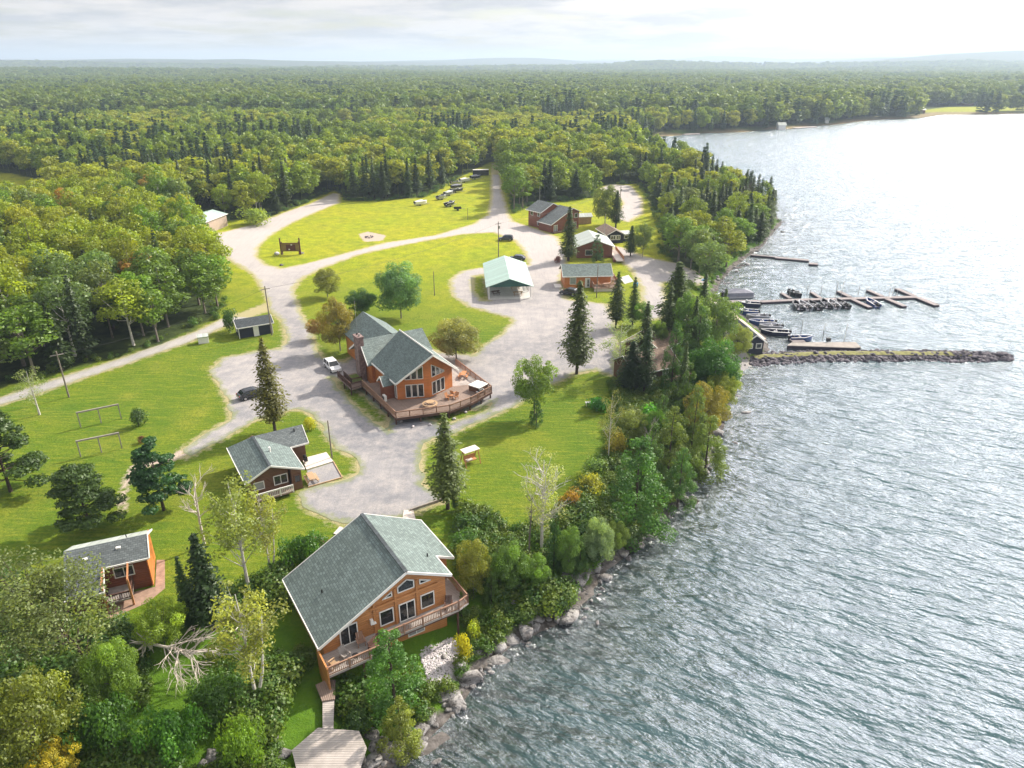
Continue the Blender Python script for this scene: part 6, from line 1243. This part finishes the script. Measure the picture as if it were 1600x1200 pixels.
for i in range(1500):
    s = rg.uniform(0, tot); p, nn = along(s); k = 1 if s < tot*.85 else 1-(s-tot*.85)/tot*3.2; a = rg.uniform(-3., 2.8)*k; 
    if -1.0 < a < .9 and s < tot*.8 and rg.random() < .75: continue
    pts.append((p.x+nn.x*a, p.y+nn.y*a)); szs.append(rg.uniform(.22, .62)*(1.15 if a < 0 else .9)); zs[(pts[-1])] = WZ+max(-.15, .5-abs(a)*.27)
ao = rocks('armour_stones', pts, szs, lambda x, y: zs[(x, y)], 'rockdark', None, None, .75); ao.parent = bwk; ao.location = (-cl[0][0], -cl[0][1], 0)
mb = MB(); 
gr = []
for i in range(41):
    p, nn = along(tot*(.03+.83*i/40))
    for a in (-1.0, 0, .9): gr.append((p.x+nn.x*a*(1+.3*math.sin(i*1.7)), p.y+nn.y*a, WZ+(.69 if a == 0 else .52)))
mb.add(gr, [(i*3+j, i*3+j+1, (i+1)*3+j+1, (i+1)*3+j) for i in range(40) for j in range(2)]); o = mb.build('grass_crest', mat('dry_crest_grass', (.24, .24, .09), .95, .45, 1.5, bump=.7, bscale=5), bwk); o.location = (-cl[0][0], -cl[0][1], 0)
# shore rocks: walk along the waterline
SV = [Vector(p) for p in SHORE[:40]]; pts = []; szs = []
for i in range(len(SV)-1):
    a, b = SV[i], SV[i+1]; L = (b-a).length; dn = (b-a).normalized(); nn = Vector((-dn.y, dn.x)); near_ = a.y < 85
    if 24 <= i <= 28: dens = .8
    else: dens = 4.5 if near_ else 2.2
    for _ in range(int(L*dens)):
        p = a.lerp(b, rg.random())+nn*rg.normal(.9 if near_ else .6, 1.3); pts.append((p.x, p.y)); szs.append((rg.uniform(.12, .42) if rg.random() < .88 else rg.uniform(.55, 1.1))*(1.2 if near_ else .9))
rocks('shore_stones', pts, szs, hz, 'rock', 'loose rocks and rubble along the waterline', 'rocks')
pts = []; szs = []
for i in range(22):
    a, b = SV[i], SV[i+1]; L = (b-a).length; dn = (b-a).normalized(); nn = Vector((-dn.y, dn.x))
    for _ in range(int(L*(1.5 if a.y < 70 else .8))):
        p = a.lerp(b, rg.random())+nn*rg.normal(1.5, .9); pts.append((p.x, p.y)); szs.append(rg.uniform(.7, 1.5))
RV_, RF_ = RV, RF; RV, RF = rock_verts(RNG, sub=0)
rocks('bedrock_ledges', pts, szs, lambda x, y: max(hz(x, y)-.25, WZ-.2), 'rock', 'broken angular bedrock ledges dropping into the lake', 'rocks', .42)
RV, RF = RV_, RF_
# white pebble bank in front of the cottage
poly = np.array(W([(655, 1008), (705, 985), (718, 1000), (708, 1040), (690, 1068), (668, 1045)], -.8)); pts = []; szs = []; mn, mx = poly.min(0), poly.max(0)
for _ in range(2600):
    p = rg.uniform(mn, mx)
    if sdf(poly, p[:1], p[1:])[0] > -.1: pts.append(tuple(p)); szs.append(rg.uniform(.07, .17))
rocks('pebble_bank', pts, szs, hz, 'pebble', 'bank of white stones below the large lakeside cottage', 'stones')
# boulders one can tell apart
BO = [(745, 968, 1.2, .6, 'flat pale boulder right of the white stone bank'), (768, 985, 1.1, .6, 'grey boulder above the yellow bush shore'), (800, 945, 1.5, .8, 'tall lichen-spotted boulder under the bank trees'), (832, 935, 1.3, .7, 'slanting slab behind the lichen-spotted boulder'),
      (880, 915, .9, .7, 'round white boulder left of the pair of pale boulders'), (893, 905, 1.0, .8, 'pale boulder nearest the leaning driftwood'), (905, 908, .9, .7, 'rounded pale boulder beside it at the water'), (945, 905, 1.5, .5, 'dark angular rock jutting into the water'), (975, 868, 1.5, .6, 'black broken rock below the fan-shaped bush'),
      (1000, 855, 1.0, .5, 'low dark rock at the waterline below the biggest cedar'), (1070, 765, 1.0, .6, 'pale jagged rock on the shore below the cedars'), (1085, 755, .9, .6, 'small brown shore rock beside the jagged one'), (700, 1088, 1.7, .35, 'wide tan bedrock slab dipping into the water'), (735, 1062, 1.6, .35, 'smooth grey bedrock slab with the pipe across it'),
      (650, 1145, 1.9, .4, 'mottled grey bedrock hump at the lower waterline'), (672, 1122, 1.5, .4, 'lichen-covered bedrock right of the olive cedar'), (335, 1180, 1.6, .5, 'black and white rock outcrop at the bottom edge'), (318, 1195, 1.4, .4, 'lower shelf of the black and white outcrop'), (440, 1180, 1.5, .4, 'grey rock left of the many-sided plank platform'), (425, 1150, .8, .4, 'small flat rock above the grey rock'), (617, 1110, .55, .7, 'small blue-grey boulder in the cedar shade'), (1190, 372, 1.0, .5, 'low boulder at the tip of the wooded point'), (715, 1110, 1.0, .4, 'pale wedge rock at the water in front of the tan slab')]
for px, py, s, fl, lab in BO:
    x, y = G(px, py, -1.2); x, y = G(px, py, hz(x, y)); o = link('boulder', npmesh('boulder', rock_shape(rg, s*.62, fl), RF, M['rock'])); o.location = (x, y, max(hz(x, y), WZ-.1)+s*fl*.15); tag(o, lab, 'boulder', 'boulders on the shore')
for i, (px, py) in enumerate([(627, 660), (645, 668), (672, 665), (710, 655), (728, 645)]):
    x, y = G(px, py); o = link('footing_stone', npmesh('footing_stone', rock_shape(rg, .35, .7), RF, M['pebble'])); o.location = (x, y, .12); tag(o, 'pale stone under the lodge deck edge', 'stone', 'pale stones under the lodge deck edge')
a, b = G(720, 1030, -.9), G(738, 1062, -1.6); mb = MB(); mb.tube([(a[0], a[1], hz(*a)+.2), (b[0], b[1], hz(*b)+.3)], .07, 6); tag(mb.build('water_pipe', M['metal']), 'grey intake pipe running over the bedrock into the lake', 'pipe')
a, b = G(842, 958, -1.5), G(880, 925, -1.2); mb = MB(); mb.tube([(a[0], a[1], hz(*a)+.3), ((a[0]+b[0])/2, (a[1]+b[1])/2, -.8), (b[0], b[1], hz(*b)+.8)], [.16, .13, .07], 6); tag(mb.build('driftwood_log', M['barkgrey']), 'leaning driftwood log among the shore boulders', 'log')
# ------------------------------------------------------------------ vehicles
def car(px, py, rz, paint, label, L=4.6, kind='suv'):
    x, y = G(px, py, .03); r = empty('parked_car', (x, y, hz(x, y)+.04), rz, label, 'car', 'parked cars'); Wd = 1.84; hh = 1.62 if kind == 'suv' else 1.45
    pr = [(-.5, .30), (-.5, .72), (-.485, .92), (-.36, .98), (.17, .98), (.40, .86), (.49, .66), (.5, .30)]
    gh = [(-.47, .95), (-.43, hh*.93), (-.36, hh), (.03, hh), (.10, hh-.05), (.235, .97)] if kind == 'suv' else [(-.42, .95), (-.33, hh*.93), (-.24, hh), (.03, hh), (.10, hh-.06), (.25, .95)]
    def loft(prof, ws):
        vs = []; n = len(prof)
        for s, i0 in ((-1, 0), (1, 1)):
            for (fx, z), wv in zip(prof, ws): vs.append((fx*L, s*wv*Wd/2, z))
        return vs, [tuple(range(n)), tuple(range(n, 2*n))[::-1]]+[(i, n+i, n+(i+1) % n, (i+1) % n) for i in range(n)]
    mb = MB(); mb.add(*loft(pr, [.94, 1, .97, .95, .96, .95, .93, .9])); mb.build('body', M[paint], r, bevel=.05)
    n = len(gh); mb = MB(); ws = [.93, .80, .76, .76, .78, .93] if True else None
    mb.add(*loft(gh, ws)); mb.build('windows', M['glass'], r)
    mb = MB(); rfp = [(gh[1][0]+.01, gh[1][1]+.0), (gh[2][0], hh+.03), (gh[3][0], hh+.03), (gh[4][0], gh[4][1]+.02), (gh[4][0]-.01, gh[4][1]-.04), (gh[2][0], hh-.04)]
    mb.add(*loft(rfp, [.82, .78, .78, .8, .8, .8])); mb.build('roof', M[paint], r)
    mb = MB()
    for s in (-1, 1):
        mb.bar((gh[0][0]*L, s*.93*Wd/2, gh[0][1]), (gh[1][0]*L, s*.81*Wd/2, gh[1][1]), .1).bar((gh[5][0]*L, s*.93*Wd/2, gh[5][1]), (gh[4][0]*L, s*.79*Wd/2, gh[4][1]), .07); mb.bar((-.12*L, s*.95*Wd/2, .95), (-.12*L, s*.78*Wd/2, hh), .09)
    mb.build('pillar', M[paint], r)
    for fx in (-.31, .31):
        for s in (-1, 1):
            wh = MB().cyl((fx*L, s*.80-.11 if s > 0 else s*.80-.11, .33), .34, .22, 18, 'Y').build('wheel', M['tyre'], r); MB().cyl((fx*L, s*.92-.015, .33), .21, .03, 12, 'Y').build('rim', M['metal'], wh)
    for s in (-1, 1): MB().box((L*.485, s*.68, .70), (.1, .36, .14)).build('headlight', M['lampclear'], r); MB().box((-L*.492, s*.72, .84), (.07, .26, .2)).build('taillight', M['lampred'], r); MB().box((.19*L, s*1.0, 1.02), (.14, .2, .12)).build('mirror', M[paint], r)
    return r
car(520, 577, R(-57), 'carwhite', 'white hatchback parked left of the lodge deck', 4.4)
car(395, 620, R(38), 'carblack', 'black sedan parked on the gravel lot beside the tall brownish spruce', 4.5, 'sedan')
car(790, 376, R(175), 'carnavy', 'dark blue car parked on the grass beside the far junction', 4.5)
car(808, 407, R(170), 'carnavy', 'dark car half hidden behind the pavilion roof', 4.5, 'sedan')
car(889, 461, R(150), 'carblack', 'black car at the front wall of the orange log cabin', 4.3)
# boats stored on the far lawn
Z3 = lambda x, y: (640+x/8, 255+y/8); SG = 'boats stored on trailers by the far lawn'
for a, b, lab, hu, cov in [((60, 500), (220, 480), 'pale covered boat at the left end of the trailer row', 'boatwhite', 'white'), ((410, 525), (600, 480), 'nearest dark boat on a trailer in the row', 'boatnavy', None), ((320, 435), (480, 400), 'silver boat on a trailer behind the nearest dark one', 'alu', None), ((420, 385), (560, 355), 'boat under a pale green cover in the trailer row', 'boatgrey', 'metal_greyX'),
    ((490, 340), (690, 325), 'navy and white boat on a trailer', 'boatnavy', None), ((500, 295), (680, 280), 'dark boat with grey cover in the middle of the row', 'boatblack', 'boatgrey'), ((490, 250), (680, 235), 'silver hull boat with black motor in the row', 'alu', None), ((620, 215), (760, 200), 'white covered boat near the far end of the row', 'boatwhite', 'white'), ((770, 175), (880, 165), 'blue tarped boat at the road end of the row', 'boatnavy', 'boatgrey')]:
    boat_px('runabout', Z3(*a), Z3(*b), lab, hu, cov, 5.3, SG, .55, True)
x, y = G(*Z3(420, 500), .3); 
tr = empty('camper_trailer', (*G(*Z3(890, 155), 0), 0), R(5), 'dark utility trailer with pale roof beside the straight road', 'trailer'); MB().box((0, 0, 1.5), (7.5, 2.4, 2.2)).build('body', M['boatblack'], tr, bevel=.1); MB().box((0, 0, 2.68), (7.3, 2.3, .12)).build('roof', M['white'], tr)
for s in (-1, 1): MB().cyl((0, s*1.1-.1, .4), .4, .2, 14, 'Y').build('wheel', M['tyre'], tr)
x, y = G(*Z3(600, 590)); ut = empty('utility_trailer', (x, y, 0), .2, 'small black open trailer on the far lawn', 'trailer'); MB().box((0, 0, .65), (2.6, 1.5, .1)).box((0, .74, .95), (2.6, .05, .5)).box((0, -.74, .95), (2.6, .05, .5)).build('bed', M['black'], ut); MB().bar((1.3, 0, .6), (2.8, 0, .5), .08).build('tow_bar', M['metal'], ut)
for s in (-1, 1): MB().cyl((0, s*.85-.1, .35), .35, .2, 14, 'Y').build('wheel', M['tyre'], ut)
# ------------------------------------------------------------------ poles and wires
def pole(bx, by, ty, label, arm=True, box=False, r=.14):
    x, y = G(bx, by); h = min(13, max(4, zfor(x, y, ty))); p = empty('utility_pole', (x, y, 0), .6, label, 'pole', 'utility poles'); MB().tube([(0, 0, -.3), (0, 0, h)], [r, r*.7], 8).build('shaft', M['barkgrey'], p)
    if arm: MB().box((0, 0, h-.6), (1.8, .1, .12)).build('crossarm', M['oldwood'], p)
    if box: MB().cyl((.3, 0, h-2.0), .25, .8, 10).build('transformer', M['metal'], p)
    return Vector((x, y, h-.5))
P_ = [pole(108, 621, 549, 'utility pole on the lawn side of the narrow lane'), pole(425, 524, 447, 'utility pole at the right end of the navy shed', box=False), pole(519, 716, 657, 'plain pole beside the concrete slab', False, r=.11), pole(679, 462, 424, 'short pole on the middle lawn', False, r=.1),
      pole(779, 402, 346, 'pole with transformer between the junction and the pavilion', box=True), pole(731, 344, 325, 'thin pole at the edge of the far lawn', False, r=.09), pole(932, 465, 414, 'pole in front of the orange log cabin', False, r=.12), pole(968, 328, 290, 'leaning pole beside the upper gravel loop', box=True), pole(38, 392, 345, 'pole with lamp among the left woods')]
def wire(a, b, sag, lab):
    mb = MB(); pts = [a.lerp(b, k/10)-Vector((0, 0, sag*4*(k/10)*(1-k/10))) for k in range(11)]; mb.tube(pts, .022, 3, False); tag(mb.build('power_line', M['black']), lab, 'cable')
wire(P_[0], P_[1], 1.2, 'power line above the narrow lane from the lane pole to the shed pole'); wire(P_[1], P_[4], 1.6, 'power line from the shed pole to the junction pole'); wire(P_[4], P_[7], 1.4, 'power line from the junction pole to the upper loop pole')
# ------------------------------------------------------------------ sign, swings, furniture on the lawns
sx_, sy_ = G(455, 398); sg = empty('resort_sign', (sx_, sy_, 0), R(3), 'rustic dark brown log sign frame with ochre boards on the far lawn', 'sign')
mb = MB(); posts(mb, [(-2.6, 0), (2.6, 0)], 0, 4.6, .3); posts(mb, [(-2.25, .1), (2.25, .1)], 0, 3.6, .22); mb.build('post', M['signbrown'], sg)
MB().box((0, 0, 2.1), (4.9, .12, 2.1)).build('boards', M['signyellow'], sg); MB().box((.15, -.1, 2.0), (2.5, .06, 1.6)).build('panel', M['signbrown'], sg); mb = MB(); mb.bar((-2.6, 0, 3.2), (2.6, 0, 3.2), .16).bar((-2.6, 0, 1.0), (2.6, 0, 1.0), .12); mb.build('rail', M['signbrown'], sg)
MB().box((.4, -.14, 2.75), (.45, .03, .25)).box((-.3, -.14, 1.5), (.4, .03, .3)).build('pale_emblem', M['white'], sg)
for px, py, s, lab, mm in [(432, 398, 1.0, 'pale boulder at the left foot of the resort sign', 'pebble'), (471, 396, .9, 'red-brown boulder at the right foot of the resort sign', 'rock'), (440, 415, .6, 'small dark rock at the lawn edge below the resort sign', 'rockdark')]:
    x, y = G(px, py); o = link('boulder', npmesh('boulder', rock_shape(rg, s, .6), RF, M[mm])); o.location = (x, y, s*.2); tag(o, lab, 'boulder')
fx, fy = G(577, 371); fpit = empty('fire_pit', (fx, fy, .05), 0, 'ring of dark stones on the sandy patch of the far lawn', 'fire pit')
for k in range(9): o = link('ring_stone', npmesh('ring_stone', rock_shape(rg, .38, .6), RF, M['rockdark']), fpit); o.location = (math.cos(k*.7)*1.1, math.sin(k*.7)*1.1, .15)
for (a, b, top, lab) in [((125, 668), (191, 654), 22, 'pale swing frame nearer the lane'), ((125, 714), (192, 700), 22, 'pale swing frame nearer the pines')]:
    A = Vector((*G(*a), 0)); B = Vector((*G(*b), 0)); d = (B-A); L = d.length; r = empty('swing_frame', A, math.atan2(d.y, d.x), lab, 'swing frame'); mb = MB().bar((0, 0, 2.35), (L, 0, 2.35), .2)
    mb.build('top_beam', M['oldwood'], r)
    for t_ in (.02, .5, .98): MB().bar((L*t_, 0, 2.3), (L*t_, -.05, -.1), .14).build('leg', M['oldwood'], r)
x, y = G(735, 724); sw = empty('covered_garden_swing', (x, y, 0), R(35), 'orange timber swing seat with pale canopy on the south lawn', 'swing')
mb = MB(); 
for s in (-1, 1): mb.bar((s*1.1, -.8, 0), (s*1.1, -.1, 2.0), .1).bar((s*1.1, .8, 0), (s*1.1, .1, 2.0), .1)
mb.bar((-1.2, 0, 2.0), (1.2, 0, 2.0), .12); mb.build('frame', M['woodorange'], sw); MB().box((0, 0, 2.12), (2.3, 1.3, .06)).build('canopy', M['cream'], sw); MB().box((0, 0, .55), (1.7, .6, .08)).build('seat', M['woodorange'], sw); MB().box((0, .32, .9), (1.7, .07, .6)).build('backrest', M['woodorange'], sw); MB().box((-.2, -.05, .66), (.9, .5, .12)).build('cushion', M['cream'], sw)
x, y = G(922, 634); bn = empty('white_bench', (x, y, 0), R(4), 'small white bench table on the south lawn by the plant bed', 'bench'); MB().box((0, 0, .55), (1.5, .6, .08)).build('seat', M['white'], bn); mb = MB(); posts(mb, [(-.6, -.2), (.6, -.2), (.6, .2), (-.6, .2)], 0, .52, .08); mb.build('leg', M['white'], bn)
x, y = G(1101, 438, -.8); kb = empty('kayak', (x, y, hz(x, y)+.2), .9, 'blue kayak lying on the beach', 'kayak'); MB().tube([(-1.9, 0, .1), (-1, 0, 0), (1, 0, 0), (1.9, 0, .12)], [.04, .35, .35, .04], 8).build('hull', M['blue'], kb); MB().cyl((0, 0, .2), .28, .2, 12).build('cockpit', M['black'], kb)
x, y = G(993, 448); kb2 = empty('water_tank', (x, y, 0), 0, 'small turquoise tank beside the marina drive', 'tank'); MB().cyl((0, 0, 0), .6, 1.0, 14).build('tank', M['blue'], kb2); MB().cyl((0, 0, 1.0), .3, .1, 12).build('lid', M['black'], kb2)
# far shore: cottages and docks
for px, py, w_, lab, nm, m_, rz in [(1222, 203, 6, 'tiny white boathouse on the far shore', 'far_boathouse', 'white', 3.), (1292, 194, 3.2, 'tiny white shed among the far shore trees', 'far_shed', 'white', 3.), (1434, 180, 16, 'grey cottage on the far shore clearing', 'far_cottage', 'brown', 4.2), (1512, 168, 14, 'red-roofed cottage in the far meadow', 'far_cottage', 'carred', 4.), (1590, 168, 12, 'pale cottage in the far meadow at the right edge', 'far_cottage', 'cream', 4.)]:
    x, y = G(px, py-1, WZ+.6); gabled(nm, x-w_/2, y, 5, w_, w_*.7, rz, rz*1.6, m_, 'metal_grey', lab, 'cottage', .5, 'x', WZ+1.0)
for a, b, lab in [((1068, 210), (1092, 209), 'distant dock with a white boat on the bay'), ((1240, 200), (1275, 198), 'thin distant dock below the far trees'), ((1405, 183), (1432, 183), 'pale distant dock at the grey cottage')]:
    A, B = G(*a, WZ+.5), G(*b, WZ+.5); o = MB().bar((A[0], A[1], WZ+.5), (B[0], B[1], WZ+.5), 3, .5).build('far_dock', M['cream']); tag(o, lab, 'dock')
# ------------------------------------------------------------------ sky, sun, haze
SAZ, SEL = R(50), R(36)       # azimuth to the right of the view direction, elevation
sd_ = Vector((math.sin(SAZ)*math.cos(SEL), math.cos(SAZ)*math.cos(SEL), math.sin(SEL)))
sun = bpy.data.lights.new('sun', 'SUN'); sun.energy = 5.0; sun.angle = R(1.6); sun.color = (1, .90, .75); so = bpy.data.objects.new('sun', sun); COL.objects.link(so); so.rotation_euler = (-sd_).to_track_quat('-Z', 'Y').to_euler()
wd = bpy.data.worlds.new('World'); sc.world = wd; wd.use_nodes = True; t = NT(wd.node_tree); bg = wd.node_tree.nodes['Background']
sky = t.new('ShaderNodeTexSky', sky_type='NISHITA', sun_disc=False, sun_elevation=SEL, sun_rotation=SAZ); sky.air_density = 1.2; sky.dust_density = 1.5
gc = t.new('ShaderNodeTexCoord').outputs['Generated']; sx = t.new('ShaderNodeSeparateXYZ'); t.link(gc, sx.inputs[0])
zz = t.math('ADD', t.math('MAXIMUM', sx.outputs[2], 0.), .09); cb = t.new('ShaderNodeCombineXYZ'); t.link(t.math('DIVIDE', sx.outputs[0], zz), cb.inputs[0]); t.link(t.math('DIVIDE', sx.outputs[1], zz), cb.inputs[1])
cn = t.noise(cb.outputs[0], .62, 6, .58); cn2 = t.noise(cb.outputs[0], .9, 5, .6)
cov = t.ramp(cn, [(.36, .25), (.50, 1.)]); shade = t.ramp(cn2, [(.40, (4.2, 4.2, 4.35)), (.57, (6.1, 5.75, 5.5))])
dt = t.new('ShaderNodeVectorMath', operation='DOT_PRODUCT'); t.link(gc, dt.inputs[0]); dt.inputs[1].default_value = tuple(sd_)
glow = t.math('ADD', 1., t.math('MULTIPLY', t.math('POWER', t.math('MAXIMUM', dt.outputs['Value'], 0.), 7.), 6.0))
vm = t.new('ShaderNodeVectorMath', operation='SCALE'); t.link(shade, vm.inputs[0]); t.link(glow, vm.inputs['Scale'])
low = t.ramp(sx.outputs[2], [(0., .9), (.02, 0.)])
c = t.mix(cov, sky.outputs[0], vm.outputs[0]); c = t.mix(t.math('MULTIPLY', low, .75), c, (6.6, 6.3, 6.1)); t.link(c, bg.inputs[0]); bg.inputs[1].default_value = .1
hb = MB().box((0, 7000, 0), (29000, 15600, 1)); 
for k in range(8):
    v = hb.v[k]; hb.v[k] = (v[0], v[1], -9. if v[2] < 0 else 190.)
hm = bpy.data.materials.new('haze_air'); hm.use_nodes = True; ht_ = NT(hm.node_tree); ht_.n.remove(hm.node_tree.nodes['Principled BSDF']); pv = ht_.new('ShaderNodeVolumePrincipled'); pv.inputs['Color'].default_value = (.64, .80, 1, 1); pv.inputs['Density'].default_value = HAZE; pv.inputs['Anisotropy'].default_value = .2; ht_.link(pv.outputs[0], hm.node_tree.nodes['Material Output'].inputs['Volume'])
if HAZE > 0: tag(hb.build('haze', hm), 'thin bluish haze over the whole landscape', 'haze', None, 'stuff')
sc.view_settings.view_transform = 'Standard'; sc.view_settings.look = 'None'; sc.view_settings.exposure = .58; sc.view_settings.gamma = 1
cy = sc.cycles; cy.max_bounces = 5; cy.diffuse_bounces = 2; cy.glossy_bounces = 2; cy.transmission_bounces = 3; cy.transparent_max_bounces = 6; cy.volume_bounces = 0; cy.use_denoising = True; cy.sample_clamp_indirect = 4; cy.use_adaptive_sampling = True; cy.adaptive_threshold = .02
